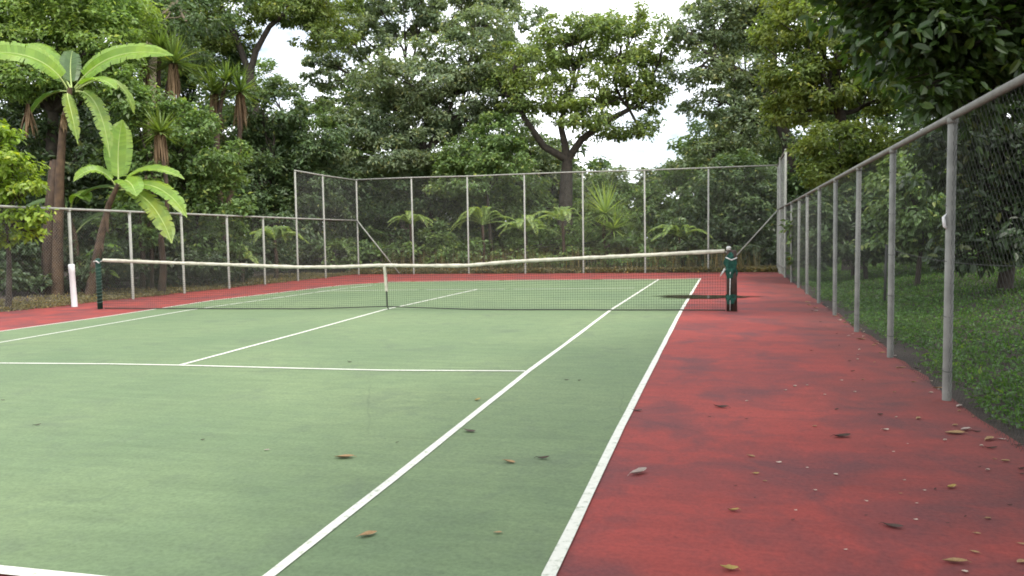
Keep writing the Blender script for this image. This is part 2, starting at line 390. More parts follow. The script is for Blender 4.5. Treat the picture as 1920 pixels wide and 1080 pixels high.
# left side fence
org = np.array([LA[0], LA[1], 0])
fl = thing('chain_link_fence', 'low galvanised chain link fence in front of the banana plants', 'fence', org)
pl = [np.array([-8.38, y]) for y in (-13.5, -11, -8.6, -6.2, -3.8, -1.5)]+[at_fence(px, LA, LB) for px in (138, 250, 346, 430, 497)]
for p in pl: post(fl, p, HS-.10, org, .034)
rail(fl, [(*LA, HS-.08), (*LT0, HS-.06), (*LC, HS-.04)], org, .028)
wires('wire_mesh', fl, LA, LT0, .03, HS-.1, org)
# tall backstop
org = np.array([RC[0], RC[1], 0])
fb = thing('backstop_fence', 'tall galvanised chain link backstop fence turning both far corners', 'fence', org)
A_, B_ = LC, RC
pf = [LC]+[at_fence(px, LC, RC) for px in (776, 879, 985, 1094, 1210, 1328)]+[RC]
for p in pf: post(fb, p, HT-.05, org, .033)
for p in (LT0, LT1): post(fb, p, HT-.07, org, .033)
for p in (RT0, RT1): post(fb, p, HT+.1, org, .035)
sag = lambda p, z: (p[0], p[1], z)
rail(fb, [sag(LT0, HT-.06), sag(LT1, HT-.08), sag(LC, HT-.06)], org, .026); rail(fb, [sag(p, HT-.04+.012*math.sin(i*2.1)) for i, p in enumerate(pf)], org, .026)
rail(fb, [sag(RT0, HT+.09), sag(RT1, HT+.07), sag(RC, HT-.02)], org, .022)
wires('wire_mesh', fb, LC, RC, .03, HT-.06, org, r=.0014); wires('wire_mesh', fb, LT0, LC, .03, HT-.08, org, r=.0014); wires('wire_mesh', fb, RT0, RC, .03, HT-.02, org, r=.0014)
e = at_fence(750, LC, RC); rail(fb, [(LC[0], LC[1]-.05, 2.28), (e[0], e[1]-.05, .02)], org, .024, 'brace')
e = at_fence(1353, LC, RC); rail(fb, [(RC[0], RC[1]-.05, 2.32), (e[0], e[1]-.05, .02)], org, .024, 'brace')
mb = MB(); q0 = at_fence(1474, RA, RB); q1 = at_fence(1460, RA, RB); mb.tube([(q0[0]-.05, q0[1], .34), (q1[0]-.05, q1[1], .32)], .02, 8); mb.build('cross_bar', 'galvanised', fb, org)

# strand of wire strung along the bank behind the right fence
mb = MB(); s0, s1 = W(1660, 466, 15.5), W(1960, 500, 10.2)
mb.tube([s0+(s1-s0)*t+np.array([0, 0, -.10*math.sin(math.pi*t)]) for t in np.linspace(0, 1, 12)], .006, 6)
for s_ in (s0, s1): mb.tube([(s_[0], s_[1], bank(s_[0], s_[1])-.05), (s_[0]+.02, s_[1], s_[2]+.08)], .025, 6)
wo = mb.build('wire_strand', 'galv_wire', None, (s0[0], s0[1], 0)); wo.location = (s0[0], s0[1], 0)
tag(wo, 'single thin wire strung on short stakes across the grassy bank', 'wire')

# white stub post by the left fence
b0 = gpt(140, 575); mb = MB()
tp = b0+np.array([-.035, .0, .97])
mb.tube([b0-[0, 0, .03], b0, b0+(tp-b0)*.8, b0+(tp-b0)*.81, b0+(tp-b0)*.97, tp], [.064, .064, .061, .067, .067, .058], 16)
so_ = mb.build('stub_post', 'white_enamel', None, b0); so_.location = tuple(b0)
tag(so_, 'short thick white painted stub post leaning beside the fence', 'post')

# ------------------------------------------------------------------ net and its posts
NR = gpt(1371, 583.5); NL = gpt(188, 579.5)
def netpt(px, py):
    n_ = np.cross(NR-NL, [0, 0, 1.]); d = ray(px, py); return CAM+d*(((NL-CAM)@n_)/(d@n_))
nL = np.linalg.norm((NR-NL)[:2]); nt_ = (NR-NL)/nL
def prof(pts):
    q = [netpt(*p) for p in pts]; u = [float((p-NL)@nt_) for p in q]; z = [float(p[2]) for p in q]; return np.array(u), np.array(z)
tu, tz = prof([(193, 487.5), (326, 492.6), (430, 496), (557, 500.5), (640, 500), (715, 497), (775, 498), (875, 497.5), (964, 490), (1080, 484), (1220, 477.5), (1362, 470)])
bu, bz = prof([(193, 582), (340, 583.5), (480, 583), (560, 580.5), (640, 577), (727, 574.5), (800, 577), (880, 580), (1000, 582.5), (1150, 583.5), (1290, 585), (1362, 585)])
bz = np.maximum(bz, .02)
def ztop(u): return float(np.interp(u, tu, tz))
def zbot(u): return float(np.interp(u, bu, bz))
def bulge(u, f): return .03*math.sin(u*1.3)*math.sin(math.pi*f)+.02*math.sin(u*3.1+1)*f
nn_ = np.array([-nt_[1], nt_[0], 0])
def npos(u, f): return NL*[1, 1, 0]+nt_*u+nn_*bulge(u, f)+np.array([0, 0, ztop(u)-.04+(zbot(u)-ztop(u)+.04)*f])
u0, u1 = .10, nL-.10
net = thing('tennis_net', 'slack black tennis net with white top band across the court', 'net', (NL+NR)/2*[1, 1, 0])
norg = (NL+NR)/2*[1, 1, 0]
mb = MB(); nv = int((u1-u0)/.046); rows = 20
us = np.linspace(u0, u1, nv)
for u in us: mb.tube([npos(u, f) for f in (0, .33, .66, 1)], .0021, 3, False)
for k in range(rows): mb.tube([npos(u, k/rows) for u in us[::6]]+[npos(us[-1], k/rows)], .0021, 3, False)
o = mb.build('net_mesh', 'net_cord', net, norg); o['kind'] = 'stuff'
mb = MB(); vs = []; ub = np.linspace(u0+.02, u1-.02, 120); rb = random.Random(5)
for u in ub:
    p = npos(u, 0); z = ztop(u); w = .068+rb.uniform(-.010, .010)
    for s_, dz in ((-.012, -w*.55), (-.016, 0), (0, w*.45), (.016, 0), (.012, -w*.55)): vs.append(np.array([p[0], p[1], z+dz])+nn_*s_)
fs = [(i*5+k, i*5+(k+1) % 5, (i+1)*5+(k+1) % 5, (i+1)*5+k) for i in range(len(ub)-1) for k in range(5)]
mb.add(vs, fs); mb.build('top_band', 'net_band', net, norg)
mb = MB(); mb.tube([npos(u, 1) for u in np.linspace(u0, u1, 90)], .012, 6); mb.build('bottom_cord', 'strap_dark', net, norg)
uc = float((netpt(722, 530)-NL)@nt_)
mb = MB()
def bandstrip(mb, u, fa, fb_, w, off, mi=0):
    vs = []
    for f in np.linspace(fa, fb_, 8):
        for s_ in (-1, 1): vs.append(npos(u+f*.03, f)+nt_*(w/2*s_)+nn_*off)
    mb.add(vs, [(2*i, 2*i+1, 2*i+3, 2*i+2) for i in range(7)], mi)
bandstrip(mb, uc, -.03, .62, .055, -.022); bandstrip(mb, uc, -.03, .62, .055, .022); mb.build('centre_strap', 'net_band', net, norg)
mb = MB(); bandstrip(mb, uc, .60, 1.0, .018, -.024); bandstrip(mb, uc, .60, 1., .018, .02)
a_ = npos(uc+.03, 1); mb.tube([a_, a_*[1, 1, 0]+[0.03, 0, .012]], .012, 6); mb.build('strap_anchor', 'strap_dark', net, norg)
for s_, ua in ((1, u0), (-1, u1)):
    mb = MB(); mb.tube([npos(ua, 0)+[0, 0, .02], npos(ua, 0)-nt_*s_*.06+[0, 0, .0], npos(ua, 0)-nt_*s_*.10+[0, 0, -.03]], .008, 6); mb.build('headline_cable', 'rope', net, norg)
# left post
zl = ztop(u0)+.02
npl = thing('net_post', 'slim dark green net post laced with white cord', 'post', NL*[1, 1, 0]); oL = NL*[1, 1, 0]
mb = MB(); mb.tube([oL-[0, 0, .03], oL+[0, 0, zl-.02], oL+[0, 0, zl], oL+[0, 0, zl+.02]], [.055, .055, .055, .02], 14); mb.build('pole', 'green_pole', npl, oL)
mb = MB()
for k in range(11):
    z = .16+k*.075; mb.tube([oL+[.062*math.cos(a), .062*math.sin(a), z+.02*math.sin(a)] for a in np.linspace(0, 2*math.pi, 10)], .0045, 5)
mb.build('lacing_cord', 'cord_green', npl, oL)
mb = MB(); mb.tube([oL+[-.07, -.02, zl-.12], oL+[-.06, -.06, zl-.05], oL+[.02, -.07, zl-.04], oL+[.07, -.05, zl-.09]], .014, 6); mb.build('rope_tie', 'rope', npl, oL)
# right post: two uprights under a ragged green wrap
zr = ztop(u1)+.03
oR = NR*[1, 1, 0]; nprr = thing('net_post', 'stout net post bundled in ragged green cloth beside the puddle', 'post', oR)
mb = MB(); mb.tube([oR+[-.045, 0, -.03], oR+[-.045, 0, zr+.03]], .04, 12); mb.build('pole', 'rusty_pole', nprr, oR)
mb = MB(); mb.tube([oR+[.05, 0, -.03], oR+[.04, 0, zr-.04], oR+[.04, 0, zr-.02]], [.058, .055, .03], 12); mb.build('support_pole', 'rusty_pole', nprr, oR)
mb = MB(); mb.tube([oR+[-.02, -.065, .02], oR+[-.025, -.06, .35], oR+[-.015, -.062, .72]], .009, 6); mb.build('hanging_cord', 'rope', nprr, oR)
def wrap(name, zs, rads, seed):
    r = random.Random(seed); mb = MB(); seg = 18; vs = []
    ph = [r.uniform(0, 6) for _ in range(4)]
    for i, (z, ra) in enumerate(zip(zs, rads)):
        for k in range(seg):
            a = 2*math.pi*k/seg; q = ra*(1+.16*math.sin(3*a+ph[0]+i*.8)+.12*math.sin(5*a+ph[1]-i*1.1)+r.uniform(-.10, .10))
            vs.append(oR+[math.cos(a)*q*1.12, math.sin(a)*q*.9, z+r.uniform(-.012, .012)])
    n = len(zs); mb.add(vs, [(i*seg+k, i*seg+(k+1) % seg, (i+1)*seg+(k+1) % seg, (i+1)*seg+k) for i in range(n-1) for k in range(seg)]+[tuple((n-1)*seg+k for k in range(seg))])
    return mb.build(name, 'green_cloth', nprr, oR, smooth=False)
wrap('cloth_wrap', [.60, .68, .74, .80, .87, .94, 1.0, 1.05, 1.09], [.07, .078, .09, .082, .095, .09, .085, .065, .03], 3)
wrap('cloth_band', [.14, .20, .26, .31], [.078, .084, .083, .078], 4)
mb = MB(); mb.tube([oR+[-.045, 0, zr-.02], oR+[-.045, 0, zr+.035], oR+[-.045, 0, zr+.05]], [.043, .043, .02], 10); mb.build('pole_cap', 'rope', nprr, oR)
mb = MB(); mb.tube([oR+[-.11, -.05, .78], oR+[-.16, -.05, .70], oR+[-.20, -.05, .64]], [.02, .016, .006], 6); mb.build('rope_end', 'rope', nprr, oR)
mb = MB(); mb.tube([oR+[.10, -.08, .98], oR+[.0, -.13, .94], oR+[-.10, -.10, .99]], .012, 6); mb.build('rope_tie', 'rope', nprr, oR)

# ------------------------------------------------------------------ foliage
def leaf_quads(P, D, Nn, Lh, Wd, fold=.25):
    """P base (n,3), D direction, Nn face normal, lengths, widths -> verts (4n,3)"""
    S = nrm(np.cross(D, Nn)); U_ = nrm(np.cross(S, D))
    Lh = Lh[:, None]; Wd = Wd[:, None]
    mid = P+D*Lh*.45
    a = mid+S*Wd*.5+U_*Wd*fold; c = mid-S*Wd*.5+U_*Wd*fold; tip = P+D*Lh-U_*Lh*.12
    V = np.stack([P, a, tip, c], 1).reshape(-1, 3)
    n = len(P); q = np.arange(n)[:, None]*4+np.array([[0, 1, 2, 3]])
    return V, q
COVK = 2.1
def leaf_round(P, D, Nn, Lh, Wd, fold=.22):
    S = nrm(np.cross(D, Nn)); U_ = nrm(np.cross(S, D)); Lh = Lh[:, None]; Wd = Wd[:, None]
    def e(f, w, s_): return P+D*Lh*f+S*Wd*w*s_+U_*(Wd*fold*w-Lh*.22*f*f)
    tip = P+D*Lh-U_*Lh*.22
    V = np.stack([P, e(.22, .42, 1), e(.62, .46, 1), tip, e(.62, .46, -1), e(.22, .42, -1)], 1).reshape(-1, 3)
    b_ = np.arange(len(P))[:, None]*6
    return V, np.concatenate([b_+np.array([[0, 1, 2, 3]]), b_+np.array([[0, 3, 4, 5]])])
def lobe_leaves(rs, c, rad, leaf, cov, clump=.42, hollow=.55):
    c = np.asarray(c); rad = np.asarray(rad); re = (rad[0]*rad[1]*rad[2])**(1/3)
    rad = rad*1.16; re *= 1.16
    n = int(cov*COVK*4*math.pi*re*re/(leaf*leaf*.5*.55)); m = max(8, int(n/60))
    d = nrm(rs.normal(size=(m, 3))); d[:, 2] = np.where(d[:, 2] < -.35, d[:, 2]*.5, d[:, 2])
    rr = hollow+(1-hollow)*rs.rand(m)**.6
    # lumpy outline
    lump = 1+.18*np.sin(d[:, 0]*5+c[0])*np.sin(d[:, 2]*4+c[2]*3)+rs.normal(0, .09, m)
    C = c+d*rad*(rr*lump)[:, None]
    cs = clump*rs.uniform(.55, 1.3, m)
    k = rs.randint(0, m, n)
    g = nrm(rs.normal(size=(n, 3)))*(rs.rand(n)**.45)[:, None]*np.array([1, 1, .62])
    P = C[k]+g*cs[k][:, None]
    out_ = nrm(nrm(P-c)*.7+g*.6)
    Nn = nrm(out_*.6+np.array([0, 0, .75])+rs.normal(0, .45, (n, 3)))
    D = nrm(np.cross(Nn, rs.normal(size=(n, 3)))+out_*.5+np.array([0, 0, -.25]))
    Lh = leaf*rs.uniform(.6, 1.3, n)
    return P, D, Nn, Lh, Lh*rs.uniform(.42, .6, n), C
def limb(mb, a, b, r0, r1, rs, bend=.12, n=7, seg=7):
    a, b = np.asarray(a), np.asarray(b); L_ = np.linalg.norm(b-a); k = rs.normal(0, bend*L_, 3); k2 = rs.normal(0, bend*L_*.6, 3)
    pts = bez([a, a+(b-a)*.35+k, a+(b-a)*.7+k2, b], n)
    mb.tube(pts, list(np.linspace(r0, r1, n+1)), seg, False)
    return pts
SEED = [100]; 
def tree(name, label, cat, basepx, d, lobes, leafmat, bark='bark_dark', leaf=.19, cov=.75, trunk=None, tr=.2, clump=.42, group=None, forks=None, ydepth=1.0, hollow=.55, limbs=True, rnd_leaf=False):
    """lobes: (px, py, rx, ry[, depth offset]) ellipses of the crown at distance d"""
    SEED[0] += 1; rs = np.random.RandomState(SEED[0]); base = gbase(basepx, d); base[2] -= .06
    t = thing(name, label, cat, base, group)
    s = d/FPX; acc = []; mb = MB(); cl = []
    for lb in lobes:
        px, py, rx, ry = lb[:4]; do = lb[4] if len(lb) > 4 else rs.uniform(-.6, .6)*min(rx, ry)*s
        c = W(px, py, d+do); a = acc.append
        rad = (rx*s, max(rx, ry)*s*.85*ydepth, ry*s); cl.append((c, rad))
        a(lobe_leaves(rs, c, rad, leaf, cov, clump, hollow))
    P, D, Nn, Lh, Wd = [np.concatenate([x[i] for x in acc]) for i in range(5)]
    keep = P[:, 2] > np.array([bank(x, y) for x, y in P[:, :2]])+.02 if P[:, 2].min() < 1.2 else np.ones(len(P), bool)
    P, D, Nn, Lh, Wd = P[keep], D[keep], Nn[keep], Lh[keep], Wd[keep]
    V, q = (leaf_round if rnd_leaf else leaf_quads)(P, D, Nn, Lh, Wd)
    link('crown', mesh_np('crown', V-base, q, leafmat, smooth=False), t)
    # trunk through the given pixel way-points, then limbs to every lobe
    if trunk: way = [W(x, y, d) for x, y in trunk]
    else:
        cc = np.mean([c for c, _ in cl], 0); way = [base+(cc-base)*.3+rs.normal(0, .15, 3)*[1, 1, 0], base+(cc-base)*.72]
    pts = bez([base-[0, 0, .2], *way], 10) if not trunk else [base-[0, 0, .2]]+way
    rads = np.linspace(1, .55, len(pts))*tr; rads[0] *= 1.35
    mb.tube(pts, list(rads), 10, False); top = pts[-1]
    starts = [(top, rads[-1])]
    for fk in (forks or []):
        fp = [top]+[W(x, y, d+(0 if len(r_) == 0 else r_[0])) for x, y, *r_ in fk]
        fr_ = np.linspace(rads[-1]*.85, tr*.28, len(fp)); mb.tube(fp, list(fr_), 9, False); starts.append((fp[-1], fr_[-1])); starts.append((fp[len(fp)//2], fr_[len(fp)//2]))
    for i, (c, rad) in enumerate(cl):
        st = min(starts, key=lambda q: np.linalg.norm(q[0]-c))
        lp = limb(mb, st[0], c, min(st[1]*.6, tr*.45), tr*.12+.008, rs)
        C = acc[i][5]
        for k in rs.choice(len(C), min(7, len(C)), False): limb(mb, lp[rs.randint(3, 7)], C[k], tr*.10+.006, .006, rs, .15, 4, 4)
    mb.build('trunk', bark, t, base)
    return t

# --- left side, beyond the low fence
tree('broadleaf_tree', 'big sunny light green tree rising behind the tall banana plant', 'tree', 70, 25,
     [(60, 60, 110, 70), (165, 90, 95, 65), (215, 165, 60, 45), (-70, 90, 110, 90), (120, 0, 130, 60), (40, 150, 90, 50), (230, 40, 50, 60, 1.5)], 'leaf_sunny', leaf=.15, cov=.8, tr=.28, clump=.36)
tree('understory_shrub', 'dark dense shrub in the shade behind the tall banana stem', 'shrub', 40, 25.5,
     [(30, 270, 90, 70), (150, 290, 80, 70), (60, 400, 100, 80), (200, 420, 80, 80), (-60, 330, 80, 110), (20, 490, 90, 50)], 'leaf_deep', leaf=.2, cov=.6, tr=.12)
tree('citrus_bush', 'bright yellow green bush leaning over the low fence', 'bush', 5, 17.2,
     [(-5, 250, 36, 30), (25, 300, 34, 28), (-10, 310, 40, 36), (48, 345, 32, 24), (5, 365, 46, 30), (58, 400, 30, 18), (20, 415, 40, 22), (-50, 340, 50, 90), (-10, 445, 40, 18), (55, 435, 20, 12)], 'leaf_yellow', leaf=.13, cov=.5, tr=.07, rnd_leaf=True, clump=.26, hollow=.3)
tree('broadleaf_shrub', 'tall leafy shrub hiding the yucca trunks behind the bananas', 'shrub', 300, 24.6,
     [(245, 195, 34, 34), (262, 250, 40, 34), (335, 225, 34, 30), (230, 310, 40, 44), (350, 255, 36, 26), (295, 320, 46, 36), (372, 235, 28, 28), (260, 380, 50, 44), (290, 200, 30, 24, 1.2), (240, 450, 50, 50)], 'leaf_mid', leaf=.17, cov=.6, tr=.08, clump=.32)
tree('broadleaf_shrub', 'glossy mid green shrub beneath the yucca heads', 'shrub', 385, 25.6,
     [(390, 300, 62, 40), (350, 350, 50, 36), (420, 380, 60, 36), (330, 300, 40, 36), (300, 420, 55, 60), (370, 450, 70, 70)], 'leaf_mid', leaf=.17, cov=.75, tr=.09, clump=.34)
tree('dark_tree', 'dark green tree filling the gap behind the yuccas', 'tree', 520, 35,
     [(510, 210, 55, 55), (520, 300, 80, 60), (450, 250, 60, 60), (580, 270, 55, 55), (470, 350, 70, 50), (570, 370, 70, 60), (500, 440, 90, 70)], 'leaf_dark', leaf=.2, cov=.65, tr=.2)
tree('tall_tree', 'tall tree with smooth pale trunk above the yuccas', 'tree', 288, 31,
     [(350, 40, 80, 45), (230, -20, 70, 40), (300, 30, 50, 40, 2.5), (400, -30, 80, 45), (330, 100, 60, 40, 3)], 'leaf_dark', 'bark_pale', leaf=.19, cov=.42, tr=.30, trunk=[(288, 300), (284, 160), (285, 60), (288, -60)])
tree('forked_tree', 'dark limbed tree with thin olive leaves against bright sky', 'tree', 490, 38,
     [(430, 15, 75, 40), (560, 25, 70, 35), (390, 70, 50, 40), (510, -15, 80, 40), (620, 5, 55, 30), (610, 70, 50, 30), (340, 30, 70, 50), (300, -20, 80, 40), (450, 80, 40, 40, 2), (350, 110, 50, 40)], 'leaf_olive', leaf=.2, cov=.55, tr=.36,
     trunk=[(486, 300), (474, 180), (468, 140)], forks=[[(480, 95), (505, 50), (540, 20)], [(452, 95), (430, 45), (410, 0)]])
# --- behind the backstop
tree('airy_tree', 'tall airy grey green tree with sky showing through its crown', 'tree', 760, 46,
     [(680, 70, 70, 45), (760, 40, 80, 40), (850, 30, 80, 40), (940, 40, 70, 40), (640, 140, 60, 45), (700, 0, 80, 30), (985, 90, 50, 35), (580, 190, 40, 40), (610, 110, 40, 30), (900, -10, 80, 40), (790, -20, 90, 40), (640, 40, 60, 36)], 'leaf_greygreen', leaf=.25, cov=.40, tr=.28)
tree('broadleaf_tree', 'dense grey green tree standing behind the middle of the backstop', 'tree', 800, 37.5,
     [(790, 150, 90, 60), (880, 130, 80, 60), (860, 210, 90, 60), (770, 230, 90, 60), (680, 250, 80, 50), (720, 300, 80, 45), (930, 190, 55, 50), (640, 310, 70, 50), (820, 290, 80, 50), (720, 170, 60, 40), (900, 60, 60, 40)], 'leaf_greygreen', leaf=.2, cov=.55, tr=.3)
tree('broadleaf_shrub', 'bright green shrub over the backstop rail left of the forked trunk', 'shrub', 925, 35.5,
     [(935, 260, 50, 40), (890, 300, 60, 34), (950, 310, 40, 40), (860, 340, 50, 36)], 'leaf_mid', leaf=.19, cov=.7, tr=.1)
tree('spreading_tree', 'spreading olive green tree with thick forked trunk behind the backstop', 'tree', 1060, 36,
     [(1005, 140, 50, 42), (1085, 100, 70, 50), (1165, 85, 65, 45), (1060, 190, 60, 40), (1130, 170, 70, 45), (1200, 140, 45, 45), (985, 190, 40, 35), (1150, 240, 55, 28), (1110, 60, 60, 30), (1090, 220, 50, 30, -1.5), (1210, 200, 30, 25), (965, 120, 40, 34), (1240, 95, 36, 34), (1230, 170, 26, 30), (940, 165, 36, 30), (1200, 245, 36, 20), (1050, 60, 50, 28), (1180, 45, 50, 24)], 'leaf_olive', leaf=.19, cov=.42, tr=.40,
     trunk=[(1060, 400), (1062, 330), (1064, 300)], forks=[[(1020, 275), (985, 225), (960, 180)], [(1090, 262), (1135, 228), (1180, 205)], [(1058, 265), (1050, 230), (1065, 190)]])
tree('leaning_tree', 'tall tree with dark leaning trunk by the right backstop corner', 'tree', 1452, 35,
     [(1340, 55, 70, 55), (1420, 60, 70, 60), (1310, 130, 50, 36), (1380, 150, 75, 45), (1345, 200, 60, 32), (1400, 260, 80, 45), (1330, 300, 60, 26), (1440, 190, 55, 50), (1290, 60, 40, 35), (1390, 0, 80, 40), (1470, 10, 50, 40)], 'leaf_greygreen', leaf=.2, cov=.5, tr=.42,
     trunk=[(1462, 440), (1480, 340), (1478, 270), (1450, 190)], forks=[[(1400, 140), (1340, 110)], [(1450, 100), (1430, 40)]])
tree('understory_shrub', 'dark leafy shrub behind the right end of the backstop', 'shrub', 1395, 33.5,
     [(1380, 340, 70, 45), (1400, 410, 65, 55), (1330, 370, 50, 45), (1435, 470, 30, 40), (1300, 450, 70, 50), (1350, 480, 70, 30), (1250, 490, 50, 20)], 'leaf_dark', leaf=.2, cov=.6, tr=.1)
tree('understory_shrub', 'dark brushy shrub behind the left end of the backstop', 'shrub', 700, 38,
     [(620, 350, 70, 50), (700, 390, 80, 50), (790, 370, 70, 45), (640, 440, 70, 55), (740, 460, 80, 45), (840, 400, 60, 50), (850, 470, 70, 40), (600, 490, 50, 30)], 'leaf_dark', leaf=.2, cov=.55, tr=.1)
tree('understory_shrub', 'loose mid green brush around the thick forked trunk', 'shrub', 990, 37,
     [(920, 390, 60, 45), (980, 360, 50, 40), (1020, 440, 70, 50), (940, 470, 70, 40), (1110, 375, 60, 34), (1180, 390, 70, 44), (1250, 380, 60, 36), (1120, 440, 70, 50), (1210, 450, 70, 50), (1300, 330, 40, 36)], 'leaf_mid', leaf=.2, cov=.5, tr=.09)
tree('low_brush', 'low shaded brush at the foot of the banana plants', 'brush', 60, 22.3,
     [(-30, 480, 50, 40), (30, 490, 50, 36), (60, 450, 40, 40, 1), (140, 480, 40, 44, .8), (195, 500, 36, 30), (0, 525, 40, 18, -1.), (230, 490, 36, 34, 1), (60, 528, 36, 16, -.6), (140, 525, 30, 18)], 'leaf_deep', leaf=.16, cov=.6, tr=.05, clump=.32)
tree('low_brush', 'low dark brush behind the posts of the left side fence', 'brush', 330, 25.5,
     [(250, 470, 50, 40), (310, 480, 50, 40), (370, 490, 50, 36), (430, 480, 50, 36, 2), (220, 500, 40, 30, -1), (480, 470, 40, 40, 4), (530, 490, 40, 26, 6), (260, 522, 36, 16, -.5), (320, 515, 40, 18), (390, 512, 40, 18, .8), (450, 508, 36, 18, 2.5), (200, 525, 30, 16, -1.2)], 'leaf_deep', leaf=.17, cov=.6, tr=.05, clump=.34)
tree('low_brush', 'low pale brush and weeds under the ferns behind the backstop', 'brush', 950, 34.3,
     [(690, 490, 40, 22, 1.5), (760, 480, 45, 26, 1), (830, 490, 50, 22, .6), (900, 475, 45, 26), (960, 488, 50, 24), (1030, 480, 45, 26, -.6), (1100, 486, 50, 24, -1), (1170, 478, 45, 28, -1.4), (1240, 486, 45, 22, -1.8), (640, 480, 40, 30, 1.5), (1060, 440, 40, 30), (1000, 445, 40, 30, .5), (820, 450, 40, 30, 1.2), (700, 455, 36, 30, 1.8), (1160, 440, 40, 30, -1)], 'leaf_mid', leaf=.17, cov=.4, tr=.05, clump=.36)
tree('low_brush', 'low dark brush at the right corner of the backstop', 'brush', 1400, 32.3,
     [(1310, 482, 45, 26), (1370, 478, 45, 30), (1430, 470, 40, 40, -.5), (1400, 420, 40, 40), (1340, 430, 40, 30), (1460, 420, 30, 60, 1)], 'leaf_deep', leaf=.18, cov=.55, tr=.05, clump=.36)
# --- right side
tree('broadleaf_tree', 'yellowish green tree over the far part of the right fence', 'tree', 1600, 27,
     [(1500, 55, 70, 55), (1565, 95, 70, 55), (1480, 140, 55, 42), (1535, 170, 70, 45), (1600, 150, 55, 45), (1650, 90, 60, 55), (1500, 210, 50, 36), (1530, 0, 80, 40), (1640, 190, 50, 40)], 'leaf_lime', leaf=.17, cov=.62, tr=.3, clump=.36, trunk=[(1600, 420), (1590, 320), (1575, 210)])
tree('citrus_bush', 'lime green bush standing behind the middle of the right fence', 'bush', 1600, 24,
     [(1560, 270, 50, 36), (1620, 280, 60, 40), (1590, 320, 60, 34), (1680, 300, 50, 40), (1540, 330, 40, 30)], 'leaf_lime', leaf=.14, cov=.75, tr=.08, clump=.3)
tree('understory_shrub', 'dark shrub along the grassy bank below the lime green bush', 'shrub', 1620, 22.5,
     [(1570, 400, 50, 50), (1630, 380, 60, 45), (1590, 450, 60, 40), (1680, 430, 60, 50), (1520, 430, 30, 50), (1530, 480, 40, 30), (1650, 470, 70, 25)], 'leaf_dark', leaf=.17, cov=.65, tr=.08, clump=.36)
tree('broadleaf_shrub', 'shrub with pale tipped leaves on the bank behind the second post', 'shrub', 1720, 18.5,
     [(1700, 390, 60, 40), (1760, 360, 60, 50), (1740, 440, 70, 40), (1690, 330, 50, 40), (1790, 420, 60, 50)], 'leaf_mid', leaf=.15, cov=.5, tr=.07, rnd_leaf=True, clump=.3)
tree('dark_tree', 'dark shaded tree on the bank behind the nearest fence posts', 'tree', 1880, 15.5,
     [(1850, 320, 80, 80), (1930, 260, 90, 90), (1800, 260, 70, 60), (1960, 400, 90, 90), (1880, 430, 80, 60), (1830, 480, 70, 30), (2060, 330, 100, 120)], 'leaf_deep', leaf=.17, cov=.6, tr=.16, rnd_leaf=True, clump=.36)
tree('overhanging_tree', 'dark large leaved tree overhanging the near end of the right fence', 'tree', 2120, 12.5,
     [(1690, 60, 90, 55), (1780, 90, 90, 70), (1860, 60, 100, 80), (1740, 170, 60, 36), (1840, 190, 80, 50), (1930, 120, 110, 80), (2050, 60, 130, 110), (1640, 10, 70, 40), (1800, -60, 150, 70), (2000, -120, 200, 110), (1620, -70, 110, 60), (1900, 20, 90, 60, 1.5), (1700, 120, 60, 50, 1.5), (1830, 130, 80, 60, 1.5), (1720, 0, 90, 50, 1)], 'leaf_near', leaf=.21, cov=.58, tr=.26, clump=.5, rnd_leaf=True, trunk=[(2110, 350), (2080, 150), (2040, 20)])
# trees out of frame on the right whose crowns shade the apron
for k, (x, y) in enumerate(((11.0, -8.2), (10.6, -15.5), (10.5, -11.8), (6.5, -22.5), (-1., -23.5), (-8., -23.))):
    SEED[0] += 1; rs = np.random.RandomState(SEED[0]); base = np.array([x, y, bank(x, y)-.06])
    t = thing('overhanging_tree', ('dark tree on the bank just outside the near end of the fence', 'dark tree on the bank beside the near corner of the apron', 'dark tree on the bank between two others near the apron corner', 'dark tree behind the near right corner of the court', 'dark tree behind the middle of the near baseline', 'dark tree behind the near left corner of the court')[k], 'tree', base)
    acc = [lobe_leaves(rs, base+np.array(c), r, .26, .5, .42) for c, r in (((0, 0, 6.6), (2.6, 2.6, 1.6)), ((-2.4, .6, 5.9), (2.0, 2.0, 1.0)), ((1.6, 1.5, 5.4), (1.9, 1.9, 1.5)), ((.4, -2, 5.6), (1.9, 1.8, 1.3)), ((-2.0, -2.2, 5.8), (1.9, 1.9, .9)), ((-1.6, 2.8, 6.2), (1.8, 1.8, 1.0)))]
    P, D, Nn, Lh, Wd = [np.concatenate([a[i] for a in acc]) for i in range(5)]
    V, q = leaf_quads(P, D, Nn, Lh, Wd); link('crown', mesh_np('crown', V-base, q, 'leaf_near', smooth=False), t)
    mb = MB(); mb.tube([base, base+[.1, 0, 2], base+[0, .2, 4.5], base+[0, 0, 6.4]], [.28, .2, .16, .06], 9, False)
    for c in ((-2.2, .6, 5.9), (1.6, 1.5, 5.4), (.4, -2, 5.6)): limb(mb, base+[0, .1, 4], base+np.array(c), .09, .03, rs)
    mb.build('trunk', 'bark_dark', t, base)

